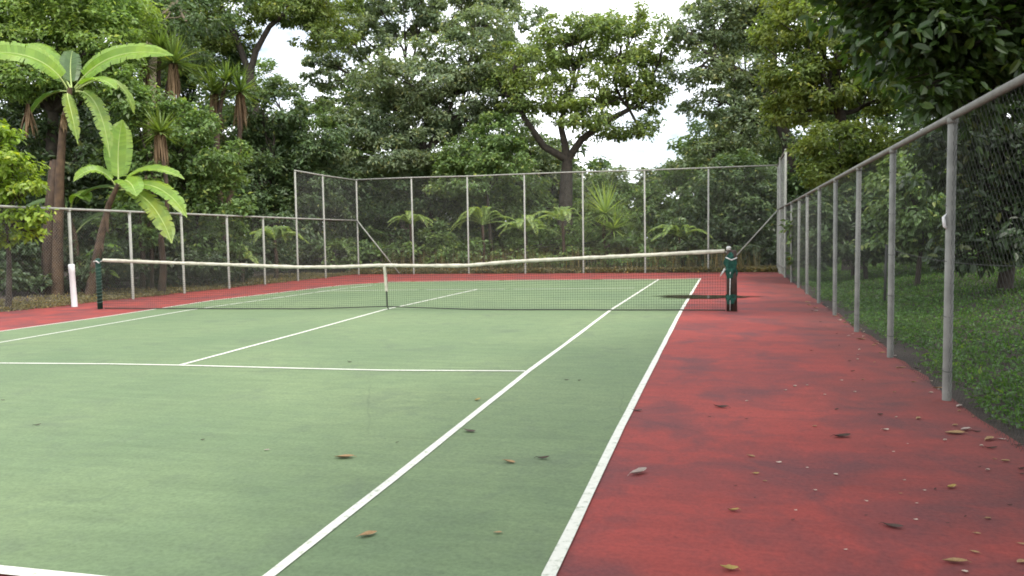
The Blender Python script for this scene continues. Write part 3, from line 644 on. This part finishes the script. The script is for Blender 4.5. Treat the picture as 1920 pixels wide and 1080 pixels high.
# further trees standing behind the first rows
for lab, bpx, d_, lobes_, m_ in (
    ('tall dark background tree rising behind the left yuccas', 380, 40, [(330, 130, 60, 50), (400, 110, 60, 50), (370, 200, 80, 60), (290, 200, 70, 60), (420, 260, 80, 60), (340, 300, 80, 60), (270, 60, 60, 60), (180, 230, 80, 70)], 'leaf_dark'),
    ('dim background tree behind the big sunny tree', 80, 36, [(0, 200, 90, 70), (100, 230, 90, 70), (-60, 320, 90, 90), (60, 340, 90, 80), (180, 300, 80, 80), (160, 180, 70, 60), (-100, 200, 90, 90), (60, 450, 120, 50)], 'leaf_deep'),
    ('background tree closing the gap left of the dense grey green tree', 620, 46, [(600, 260, 60, 40), (660, 220, 60, 40), (560, 310, 70, 45), (640, 330, 80, 45), (700, 180, 50, 40), (500, 160, 30, 40)], 'leaf_mid'),
    ('background tree behind the spreading olive tree', 1010, 46, [(960, 250, 50, 45), (1010, 300, 60, 36), (940, 120, 50, 40), (1100, 350, 60, 24), (980, 340, 80, 36), (1180, 345, 70, 24), (900, 320, 80, 40), (1260, 345, 60, 26)], 'leaf_greygreen'),
    ('background tree behind the leaning tree by the corner', 1440, 44, [(1400, 210, 70, 55), (1460, 130, 60, 60), (1450, 300, 80, 50), (1380, 320, 70, 45), (1300, 335, 60, 34), (1500, 260, 60, 60), (1330, 250, 36, 34), (1390, 80, 60, 50)], 'leaf_dark'),
    ('tall background tree behind the yellowish green tree', 1640, 34, [(1600, 40, 80, 60), (1680, 150, 70, 70), (1560, 200, 70, 60), (1700, 30, 90, 70), (1640, 260, 70, 60), (1740, 240, 70, 70), (1540, 330, 70, 60), (1650, 370, 80, 60), (1480, 380, 50, 60), (1740, 360, 80, 70), (1580, 460, 90, 40)], 'leaf_dark'),
    ('deep shaded background tree on the right bank', 1860, 22, [(1800, 200, 80, 80), (1890, 220, 90, 90), (1800, 330, 80, 80), (1900, 370, 90, 90), (1820, 440, 90, 50), (1990, 250, 100, 120), (1990, 430, 100, 80), (1720, 100, 90, 70), (1830, 90, 90, 80), (1930, 80, 100, 90), (1660, 30, 80, 60), (1760, 10, 100, 60), (1880, -10, 110, 60)], 'leaf_deep')):
    tree('background_tree', lab, 'tree', bpx, d_, lobes_, m_, leaf=.24, cov=.55, tr=.25, clump=.5)
# distant wood behind everything: one mass
rs = np.random.RandomState(77); acc = []
for px in range(-150, 2150, 75):
    d = 52+rs.uniform(-4, 6)
    for py in (325, 370, 420, 470):
        hh = 34+rs.uniform(-6, 10)
        if 1060 < px < 1350:
            if py < 400: continue
            hh *= .75
        acc.append(lobe_leaves(rs, W(px+rs.uniform(-20, 20), py+rs.uniform(-12, 12), d), (70*d/FPX, 2., hh*d/FPX*1.3), .42, .7, .7))
P, D, Nn, Lh, Wd = [np.concatenate([a[i] for a in acc]) for i in range(5)]
V, q = leaf_quads(P, D, Nn, Lh, Wd); o = link('distant_wood', mesh_np('distant_wood', V, q, 'leaf_dark', smooth=False)); o['kind'] = 'stuff'
tag(o, 'distant dark wood seen low between the nearer trees', 'wood')

# --- strap-leaved plants: yuccas, ferns
def blades(rs, c, n, L_, w, dirs, droop=.35, seg=3):
    """thin arching blades from c"""
    D = dirs(rs, n); S = nrm(np.cross(D, np.array([0, 0, 1.])+rs.normal(0, .05, (n, 3)))); Ls = L_*rs.uniform(.7, 1.1, n)
    rows = []
    for i in range(seg+1):
        f = i/seg; p = c+D*(Ls*f)[:, None]+np.array([0, 0, -1.])*(droop*Ls*f*f)[:, None]; ww = w*(1-.96*f**1.5)*(.75+.5*min(f*3, 1))
        rows += [p+S*ww*.5, p-S*ww*.5]
    V = np.stack(rows, 1).reshape(-1, 3); k = 2*(seg+1); b_ = np.arange(n)[:, None]*k
    q = np.concatenate([np.concatenate([b_+2*i, b_+2*i+1, b_+2*i+3, b_+2*i+2], 1) for i in range(seg)])
    return V, q
def up_dirs(lo=-.25, hi=1.):
    def f(rs, n): z = rs.uniform(lo, hi, n); a = rs.uniform(0, 6.283, n); r = np.sqrt(np.maximum(1-z*z, 0)); return np.stack([r*np.cos(a), r*np.sin(a), z], 1)
    return f
def down_dirs(rs, n): z = rs.uniform(-1, -.9, n); a = rs.uniform(0, 6.283, n); r = np.sqrt(1-z*z)*.7; return nrm(np.stack([r*np.cos(a), r*np.sin(a), z], 1))
def tight_down(rs, n): return nrm(np.column_stack([rs.normal(0, .09, n), rs.normal(0, .09, n), -np.ones(n)]))
def yucca(label, basepx, d, heads, mat='leaf_blade', tr=.11):
    SEED[0] += 1; rs = np.random.RandomState(SEED[0]); base = gbase(basepx, d); base[2] -= .05; t = thing('yucca', label, 'yucca', base); s = d/FPX
    fork = base+(W(heads[0][0], heads[0][1], d)-base)*.35
    mb = MB(); mb.tube([base, base+(fork-base)*.5+[.08, 0, 0], fork], [tr*1.5, tr*1.15, tr], 9, False)
    for px, py, r, sk in heads:
        c = W(px, py, d+rs.uniform(-.3, .3)); limb(mb, fork, c, tr*.9, tr*.6, rs, .06)
        V, q = blades(rs, c, 120, r*s*1.1, .06, up_dirs(-.35), .12); link('leaf_rosette', mesh_np('leaf_rosette', V-base, q, mat, smooth=False), t)
        if sk:
            a_ = rs.uniform(0, 6.28, 90); ring = np.stack([np.cos(a_)*.13, np.sin(a_)*.13, rs.uniform(-.25, 0, 90)], 1); V, q = blades(rs, c+ring, 90, sk*s*.85, .05, tight_down, .05); link('dry_skirt', mesh_np('dry_skirt', V-base, q, 'dead_frond', smooth=False), t)
    mb.build('trunk', 'bark_brown', t, base); return t
yucca('two headed yucca with tan hanging skirts below the pale trunk', 300, 26.5, [(270, 120, 62, 60), (325, 118, 70, 75), (300, 90, 50, 0)])
yucca('yucca with three dark heads beside the dark limbed tree', 425, 28, [(402, 175, 60, 85), (450, 172, 66, 70), (425, 150, 50, 0)])
yucca('short yucca with one stiff starry head behind the small banana', 298, 22.5, [(300, 248, 58, 60)], tr=.08)
yucca('pale spiky yucca behind the backstop right of the forked trunk', 1135, 33, [(1135, 400, 75, 0), (1150, 430, 60, 0)], 'leaf_fern', .1)
yucca('spiky blue green yucca low behind the right part of the backstop', 1180, 34, [(1175, 450, 55, 0)], 'leaf_dark', .1)

def frond(rs, pts, width, mat_, name, parent, org, n=26):
    """pinnate frond along a path"""
    P = np.array(bez(pts, n)); T = np.gradient(P, axis=0); T = nrm(T); vs = []; qs = []
    S = nrm(np.cross(T, np.array([0, 0, 1.])))
    k = 0
    for i in range(2, n+1):
        f = i/n; L_ = width*math.sin(math.pi*min(f*.92+.06, 1))**.7
        for sg in (-1, 1):
            D = nrm(S[i]*sg+T[i]*.45+np.array([0, 0, -.25+rs.uniform(-.1, .1)])); w = width*.19
            a = P[i]; vs += [a-T[i]*w*.5, a+D*L_*.5-T[i]*w*.6, a+D*L_, a+D*L_*.5+T[i]*w*.6]; qs.append((k, k+1, k+2, k+3)); k += 4
    mb = MB(); mb.tube(list(P), list(np.linspace(width*.06, .004, n+1)), 5, False); mb.add(vs, qs)
    return mb.build(name, mat_, parent, org, smooth=False)
def fern(label, px, d, fronds, mat_='leaf_fern', width=.24, group=None):
    SEED[0] += 1; rs = np.random.RandomState(SEED[0]); base = gbase(px, d); base[2] -= .03; t = thing('tree_fern', label, 'fern', base, group)
    hub = W(*fronds[0][0], d); hub[0], hub[1] = base[0], base[1]
    mb = MB(); mb.tube([base, (base+hub)/2+[.05, 0, 0], hub], [.1, .07, .06], 8, False); mb.build('trunk', 'bark_brown', t, base)
    for a, b_, c in fronds:
        z = rs.uniform(-1.2, .8); frond(rs, [hub, W(*b_, d+z*.6), W(*c, d+z)], width, mat_, 'frond', t, base)
    return t
def rosfern(label, px, py, r, d, n=9, mat_='leaf_fern', width=.24, seed=1, group=None):
    rr = random.Random(seed+px); fr_ = []
    for k in range(n):
        a = math.pi*(k+.5)/n+rr.uniform(-.15, .15); ca, sa = math.cos(a), math.sin(a); L_ = r*rr.uniform(.8, 1.15)
        fr_.append(((px, py), (px+ca*L_*.55, py-sa*L_*.55-r*.3), (px+ca*L_, py-sa*L_*.25+r*rr.uniform(.0, .35))))
    return fern(label, px, d, fr_, mat_, width, group)
rosfern('pale fern beside the left brace of the backstop', 770, 420, 52, 35, 8)
rosfern('broad pale tree fern between the third and fourth backstop posts', 905, 422, 74, 34.3, 11, width=.3)
rosfern('drooping tree fern just left of the thick forked trunk', 985, 435, 60, 34, 9, width=.3)
rosfern('yellow green fern in front of the thick forked trunk', 1055, 415, 64, 33.3, 9, width=.28)
rosfern('low pale fern under the dark right shrubs', 1275, 445, 66, 32.3, 10, width=.3)
rosfern('feathery light fern behind the left side fence near its tall end', 515, 450, 62, 29.5, 12, width=.3)
rosfern('small fern low behind the left side fence', 450, 488, 44, 27, 8, width=.22)
rosfern('dark fern among brush behind the backstop corner', 620, 470, 50, 36, 9, 'leaf_mid', .26)

rs = np.random.RandomState(31); n = 1600; x = rs.uniform(-8, 8, n); y = 17.3+rs.rand(n)*2.5
c = np.column_stack([x, y, np.array([bank(a, b_) for a, b_ in zip(x, y)])-.02])
V, q = blades(rs, c, n, 1.15, .022, lambda r_, k: nrm(np.column_stack([r_.normal(0, .16, k), r_.normal(0, .16, k), np.ones(k)])), .08)
o = link('dry_stalks', mesh_np('dry_stalks', V, q, 'leaf_straw', smooth=False)); o['kind'] = 'stuff'; tag(o, 'thin dry straw coloured stalks standing behind the backstop', 'stalks')
# --- banana plants
def banana_leaf(t, org, pts, width, mat_, rs, torn=.0, face=0., fold=.35, n=34):
    P = np.array(bez(pts, n)); T = nrm(np.gradient(P, axis=0)); view = nrm(CAM-P.mean(0))
    up = nrm(np.array([0, 0, 1.])*(1-face)+view*face)
    S = nrm(np.cross(T, up)); Nn = nrm(np.cross(S, T)); Nn = np.where((Nn[:, 2:3] < 0) & (face < .5), -Nn, Nn)
    rib = MB(); rib.tube(list(P), list(np.linspace(.024, .004, n+1)), 6, False); mb = MB()
    blade = []; i0 = 5; torn = torn*.9+.10
    prof_ = lambda f: width*.5*max(.02, math.sin(math.pi*min(1, .12+.86*f))**.55)*(1 if f < .85 else max(.1, (1-f)/.15)**.6)
    for sg in (-1, 1):
        cut = False; lag = 0
        for i in range(i0, n):
            f0, f1 = (i-i0)/(n-i0), (i+1-i0)/(n-i0)
            if rs.rand() < torn: lag = rs.uniform(-.5, .2); gap = .35+.5*torn
            else: gap = 0; lag *= .6
            sw = T[i]*(.25+.25*lag)*prof_(f0)
            dz = Nn[i]*fold*prof_(f0); dz2 = Nn[i+1]*fold*prof_(f1)
            dr = np.array([0, 0, -1.])*torn*rs.uniform(0, .9)*prof_(f0)
            a, b_ = P[i], P[i+1]
            am, bm = a+S[i]*sg*prof_(f0)*.55+dz*.8+sw*.5, b_+S[i+1]*sg*prof_(f1)*.55+dz2*.8+sw*.5
            ae, be = a+S[i]*sg*prof_(f0)+dz*.75+sw+dr, b_+S[i+1]*sg*prof_(f1)*(1-gap*.1)+dz2*.75+sw+dr-(b_-a)*gap
            mb.add([a, am, bm, b_], [(0, 1, 2, 3)]); mb.add([am, ae, be, bm], [(0, 1, 2, 3)])
    lf = mb.build('leaf', mat_, t, org, smooth=True); rib.build('midrib', 'banana_rib', lf, org); return lf
def banana(label, basepx, basepy, stem, r, leaves, dead=(), bd=0):
    SEED[0] += 1; rs = np.random.RandomState(SEED[0]); base = gpt(basepx, basepy); base[2] = bank(base[0], base[1])-.04
    d = float((base-CAM)@CF)+bd; t = thing('banana_plant', label, 'banana plant', base)
    mb = MB(); pts = [base]+[W(x, y, d) for x, y in stem]; mb.tube(pts, list(np.linspace(r*1.5, r*.6, len(pts))), 12, False)
    for k in range(9):      # loose sheaths round the stem
        a = rs.uniform(0, 6.28); f = rs.uniform(.1, .8); i = int(f*(len(pts)-1)); p = pts[i]+(pts[i+1]-pts[i])*(f*(len(pts)-1)-i); o_ = np.array([math.cos(a), math.sin(a), 0])*r*.95
        sd = np.array([-math.sin(a), math.cos(a), 0])*r*.55
        mb.add([p+o_-sd, p+o_+sd, p+o_*1.25+sd*.5+[0, 0, -.55], p+o_*1.2-sd*.6+[0, 0, -.45]], [(0, 1, 2, 3)])
    mb.build('stem', 'banana_stem', t, base)
    for pp_, w, m_, torn, face, dd in leaves:
        n_ = len(pp_)-1
        banana_leaf(t, base, [W(x, y, d+dd*i/n_) for i, (x, y) in enumerate(pp_)], w, m_, rs, torn, face)
    for (x, y, L_) in dead:
        p = W(x, y, d-.1); V, q = blades(rs, p, 26, L_, .10, down_dirs, .1); link('dead_leaf', mesh_np('dead_leaf', V-base, q, 'dead_frond', smooth=False), t)
    return t
G_, O_, K_ = 'banana_green', 'banana_old', 'banana_dark'
banana('tall banana plant with long arching leaves above the low fence', 108, 556, [(108, 470), (112, 330), (118, 240), (132, 165)], .11, [
    ([(128, 170), (100, 110), (30, 85), (-60, 105)], .8, G_, .04, .5, -1.2), ([(132, 165), (105, 110), (70, 75), (42, 88)], .55, G_, .0, .35, .9),
    ([(134, 165), (132, 140), (130, 115), (136, 95)], .55, K_, .05, .75, .7), ([(140, 165), (180, 110), (235, 85), (325, 104)], .62, G_, .08, .6, -.7),
    ([(142, 168), (165, 145), (195, 140), (218, 168)], .5, G_, .1, .3, -.9), ([(142, 170), (195, 130), (240, 150), (252, 215)], .34, O_, .35, .3, .5),
    ([(142, 172), (170, 165), (195, 205), (206, 295)], .44, O_, .45, .5, -.8), ([(128, 175), (122, 175), (134, 200), (146, 270)], .34, O_, .5, .5, -.6),
    ([(130, 172), (95, 165), (60, 190), (40, 260)], .5, K_, .3, .3, .6)], [(52, 195, .8), (118, 215, .45)])
banana('small banana plant with broad bright leaves over the low fence', 168, 556, [(178, 500), (190, 440), (204, 385), (222, 345)], .095, [
    ([(222, 350), (222, 310), (218, 270), (230, 225)], .72, G_, .0, .85, .3), ([(218, 350), (200, 318), (168, 305), (138, 340)], .48, G_, .05, .35, -.6),
    ([(226, 350), (250, 315), (295, 305), (346, 336)], .46, G_, .03, .35, -.3), ([(224, 350), (232, 330), (248, 338), (256, 368)], .62, G_, .0, .5, -1.3),
    ([(228, 352), (270, 335), (320, 350), (350, 408)], .50, G_, .12, .45, -.9), ([(226, 356), (265, 350), (305, 400), (322, 456)], .56, O_, .18, .5, -1.3),
    ([(222, 356), (195, 345), (165, 350), (140, 385)], .4, K_, .1, .3, .8)])
banana('young banana shoots with dark leaves at the foot of the tall stem', 150, 552, [(148, 510), (140, 440), (128, 395)], .07, [
    ([(128, 398), (110, 365), (85, 345), (55, 352)], .45, K_, .05, .3, .6), ([(130, 398), (120, 375), (80, 370), (45, 392)], .45, K_, .05, .3, -.3),
    ([(132, 396), (135, 362), (152, 355), (168, 378)], .5, G_, .0, .4, -.5), ([(140, 440), (165, 405), (200, 395), (222, 402)], .3, K_, .05, .3, .4),
    ([(148, 500), (175, 465), (205, 455), (232, 478)], .4, G_, .05, .4, -.2), ([(148, 500), (180, 490), (205, 505), (224, 522)], .18, G_, .2, .4, -.3)])
# old stout trunks behind the left fence
for lab, bx, by, w_, way in (('stout brown trunk standing close behind the tall banana plant', 92, 556, .13, [(92, 480), (95, 400), (105, 300)]),
                        ('pair of slim tan trunks behind the left side fence', 268, 545, .07, [(268, 480), (262, 420), (275, 330)])):
    b0 = gpt(bx, by); b0[2] = bank(b0[0], b0[1])-.05; d0 = float((b0-CAM)@CF); t = thing('dead_tree', lab, 'tree', b0)
    mb = MB(); pts = [b0]+[W(x, y, d0) for x, y in way]; mb.tube(pts, list(np.linspace(w_*1.3, w_*.7, len(pts))), 10, True); mb.build('trunk', 'bark_brown', t, b0)
    mb = MB(); o_ = np.array([.16 if w_ < .1 else -.3, .2, 0]); mb.tube([p+o_*(1 if w_ < .1 else 1) for p in pts], list(np.linspace(w_*1., w_*.6, len(pts))), 10, True); mb.build('side_trunk', 'bark_brown', t, b0)

# --- ground cover (uncountable): bank, verges, litter at the foot of the backstop
def cover(name, label, cat, pts, mat_, Lm, up=.8, hgt=.05):
    n = len(pts); rs = np.random.RandomState(n)
    z = np.array([bank(x, y) for x, y in pts])+rs.uniform(-.01, hgt, n)
    P = np.column_stack([pts, z]); Nn = nrm(np.array([0, 0, up])+rs.normal(0, .5, (n, 3))); D = nrm(np.cross(Nn, rs.normal(size=(n, 3)))+np.array([0, 0, .25]))
    Lh = Lm*rs.uniform(.5, 1.3, n); V, q = leaf_quads(P, D, Nn, Lh, Lh*.5); o = link(name, mesh_np(name, V, q, mat_, smooth=False)); o['kind'] = 'stuff'; return tag(o, label, cat)
rs = np.random.RandomState(9)
n = 290000; x = 8.0+rs.rand(n)**1.6*12; y = rs.uniform(-15, 30, n)
edge_ = 8.22+.10*np.sin(y*1.1)+.08*np.sin(y*2.7+1)+rs.normal(0, .09, n)+.022*(y+7)
k = x > edge_; tuft = np.sin(x*3.1+np.sin(y*2.3))*np.sin(y*2.9+x)
k &= rs.rand(n) < .75+.3*tuft
cover('ground_cover', 'low leafy green ground cover over the shaded bank', 'ground cover', np.column_stack([x, y])[k], 'leaf_ground', .06, .9, .07)
n = 26000; y = rs.uniform(-14, 17, n); x = -8.62-rs.rand(n)**1.6*2.6+.12*np.sin(y*2)+rs.normal(0, .06, n)
cover('verge_grass', 'thin dry grass verge along the left fence', 'grass', np.column_stack([x, y]), 'leaf_straw', .07, .35, .06)
n = 22000; x = rs.uniform(-9, 9, n); y = 16.75+rs.rand(n)**1.5*2.2+.1*np.sin(x*2)
cover('leaf_litter', 'dry leaf litter and straw along the foot of the backstop', 'leaf litter', np.column_stack([x, y]), 'leaf_straw', .12, .4, .14)

# ------------------------------------------------------------------ fallen leaves
def litter_mesh(nm, seed, curl, asp, mat_, twist=0):
    r = random.Random(seed); n = 6; vs = []
    for i in range(n+1):
        f = i/n; w = asp*.5*math.sin(math.pi*min(.97, max(.04, f)))**.8*(1+r.uniform(-.12, .12)); x = f-.5; z = curl*(2*f-1)**2*.5+.01
        tw = twist*(f-.5)
        for s_ in (-1, 0, 1): vs.append((x, s_*w*math.cos(tw), z+abs(s_)*w*.55*(1 if curl > 0 else .3)+s_*w*math.sin(tw)))
    zmin = min(v[2] for v in vs); vs = [(a, b_, c-zmin) for a, b_, c in vs]
    fs = [(i*3+k, i*3+k+1, i*3+k+4, i*3+k+3) for i in range(n) for k in (0, 1)]
    mb = MB(); mb.add(vs, fs); mb.tube([(-.5, 0, vs[1][2]+.004), (-.66, .03, .012)], .012, 4)
    me = bpy.data.meshes.new(nm); me.from_pydata(mb.v, [], mb.f); me.materials.append(MATS[mat_]); me.update(); return me
LM = {'tan': [litter_mesh('leaf_tan', s, .16, .42, 'litter_tan', .5) for s in (1, 2, 3)], 'dark': [litter_mesh('leaf_dark', s, .28, .36, 'litter_dark', .9) for s in (4, 5)],
      'white': [litter_mesh('leaf_pale', s, .35, .62, 'litter_pale', .8) for s in (6, 7)], 'yellow': [litter_mesh('leaf_yellow', s, .3, .45, 'litter_yellow', .6) for s in (8, 9)],
      'grey': [litter_mesh('leaf_grey', s, .2, .4, 'litter_grey', .4) for s in (10, 11)]}
KIND = {'tan': 'dry tan fallen leaf', 'dark': 'dark brown curled fallen leaf', 'white': 'small pale fallen petal', 'yellow': 'yellowing fallen leaf', 'grey': 'greyish dry fallen leaf'}
rl = random.Random(12)
def drop(px, py, wpx, kind):
    p = gpt(px, py)
    dep = float((p-CAM)@CF); L_ = max(.018, min(.2, wpx*dep/FPX*(.72 if kind == 'white' else .95)))
    on = 'g' if p[0] < 5.33+.012*(p[1]+11) and p[1] < 11.5 else 'r'
    o = link('fallen_leaf', rl.choice(LM[kind])); o.location = (p[0], p[1], .009 if on == 'g' else .004)
    o.rotation_euler = (rl.uniform(-.1, .1), rl.uniform(-.1, .1), YAW+rl.choice((0, math.pi))+rl.uniform(-.8, .8)); o.scale = (L_, L_*rl.uniform(.85, 1.2), L_*rl.uniform(.7, 1.2))
    fx = RA[0]+(RB[0]-RA[0])*(p[1]-RA[1])/(RB[1]-RA[1])
    if on == 'r': zn, gr = (('drifted against the foot of the right fence', 'leaves drifted along the right fence') if p[0] > fx-.45 else ('on the red apron close to the white sideline', 'leaves scattered on the red apron') if p[0] < 6.15 else ('on the open red apron', 'leaves scattered on the red apron'))
    else: zn, gr = (('on the green strip between the two sidelines', 'leaves scattered on the green court') if p[0] > 4.2 else ('on the green court inside the singles line', 'leaves scattered on the green court'))
    tag(o, KIND[kind]+' '+zn, 'leaf', gr)
A1 = [(185, 133, 90, 'dark'), (865, 298, 110, 'dark'), (1150, 805, 120, 'dark'), (355, 410, 52, 'tan'), (510, 445, 45, 'white'), (380, 507, 45, 'yellow'), (432, 550, 30, 'tan'), (255, 715, 68, 'yellow'),
      (230, 1045, 105, 'yellow'), (605, 715, 20, 'white'), (590, 768, 32, 'dark'), (670, 475, 25, 'white'), (830, 513, 40, 'white'), (715, 602, 30, 'white'), (885, 937, 26, 'white'), (1003, 663, 30, 'white'),
      (1000, 743, 22, 'dark'), (1215, 545, 32, 'white'), (1285, 675, 20, 'white'), (1280, 768, 36, 'white'), (1480, 585, 75, 'yellow'), (1390, 595, 32, 'dark'), (1685, 488, 42, 'white'), (1685, 760, 55, 'tan'),
      (1625, 845, 42, 'tan'), (1610, 950, 55, 'tan'), (1500, 1005, 135, 'tan'), (1555, 1060, 52, 'white'), (1870, 1005, 75, 'tan'), (1110, 262, 56, 'white'), (1170, 190, 30, 'white'), (1295, 197, 56, 'tan'),
      (1235, 340, 20, 'white'), (1155, 385, 25, 'white'), (1445, 320, 40, 'white'), (1500, 280, 110, 'tan'), (1560, 262, 90, 'grey'), (1695, 315, 92, 'tan'), (1650, 352, 42, 'white'), (1705, 365, 66, 'dark'),
      (1785, 437, 62, 'tan'), (712, 240, 30, 'tan'), (835, 145, 36, 'dark'), (1080, 175, 40, 'dark'), (328, 98, 25, 'white'), (600, 15, 30, 'white'), (548, 37, 25, 'white'), (670, 10, 25, 'white'),
      (768, 62, 25, 'white'), (938, 47, 25, 'white'), (1160, 48, 22, 'tan'), (1365, 52, 38, 'white'), (1525, 155, 40, 'tan'), (1880, 510, 42, 'dark'), (1880, 905, 52, 'tan'), (1810, 685, 32, 'dark'),
      (1560, 750, 26, 'dark'), (1460, 785, 22, 'dark'), (1640, 470, 22, 'dark'), (1330, 603, 24, 'white'), (1195, 620, 24, 'tan'), (1725, 425, 26, 'tan'), (120, 187, 22, 'dark'), (328, 198, 22, 'dark'), (265, 575, 26, 'dark'), (375, 643, 18, 'dark')]
for zx, zy, w, kd in A1: drop(1290+zx/3, 720+zy/3, w/3, kd)
for px, py, w, kd in ((70, 799, 14, 'dark'), (380, 827, 9, 'dark'), (5, 752, 10, 'dark'), (645, 860, 38, 'tan'), (744, 832, 8, 'dark'), (690, 1006, 38, 'tan'), (880, 811, 30, 'dark'), (955, 869, 26, 'tan'),
                      (1018, 862, 28, 'dark'), (933, 1002, 18, 'tan'), (655, 680, 13, 'dark'), (1195, 771, 20, 'dark'), (1197, 888, 44, 'grey'), (895, 752, 16, 'yellow'), (1062, 714, 10, 'dark'), (500, 846, 12, 'grey'), (1086, 715, 8, 'dark')): drop(px, py, w, kd)
for zx, zy, w, kd in ((515, 22, 32, 'tan'), (695, 112, 34, 'tan'), (860, 258, 56, 'tan'), (940, 297, 34, 'tan'), (835, 387, 30, 'white'), (735, 520, 28, 'white'), (440, 555, 34, 'white'), (380, 582, 26, 'white'),
                      (820, 592, 28, 'white'), (1190, 530, 36, 'tan'), (565, 810, 30, 'tan'), (140, 650, 26, 'white'), (990, 345, 40, 'tan'), (1090, 440, 36, 'tan'), (720, 298, 22, 'dark'), (545, 330, 24, 'dark'), (805, 462, 34, 'dark'), (870, 515, 30, 'tan')):
    drop(1360+zx/3.375, 560+zy/3.375, w/3.375, kd)

for k in range(70):      # drifts gathered along the foot of the right fence
    y = rl.uniform(-10.5, 3); p = np.array([RA[0]+(RB[0]-RA[0])*(y-RA[1])/(RB[1]-RA[1])+.12-abs(rl.gauss(0, .22)), y, 0]); d_ = p-CAM; z_ = d_@CF
    drop(960+FPX*(d_@CR)/z_, 540-FPX*(d_@CU)/z_, FPX/z_*rl.choice((.03, .04, .05, .06, .09)), rl.choice(('tan', 'tan', 'dark', 'grey', 'white')))
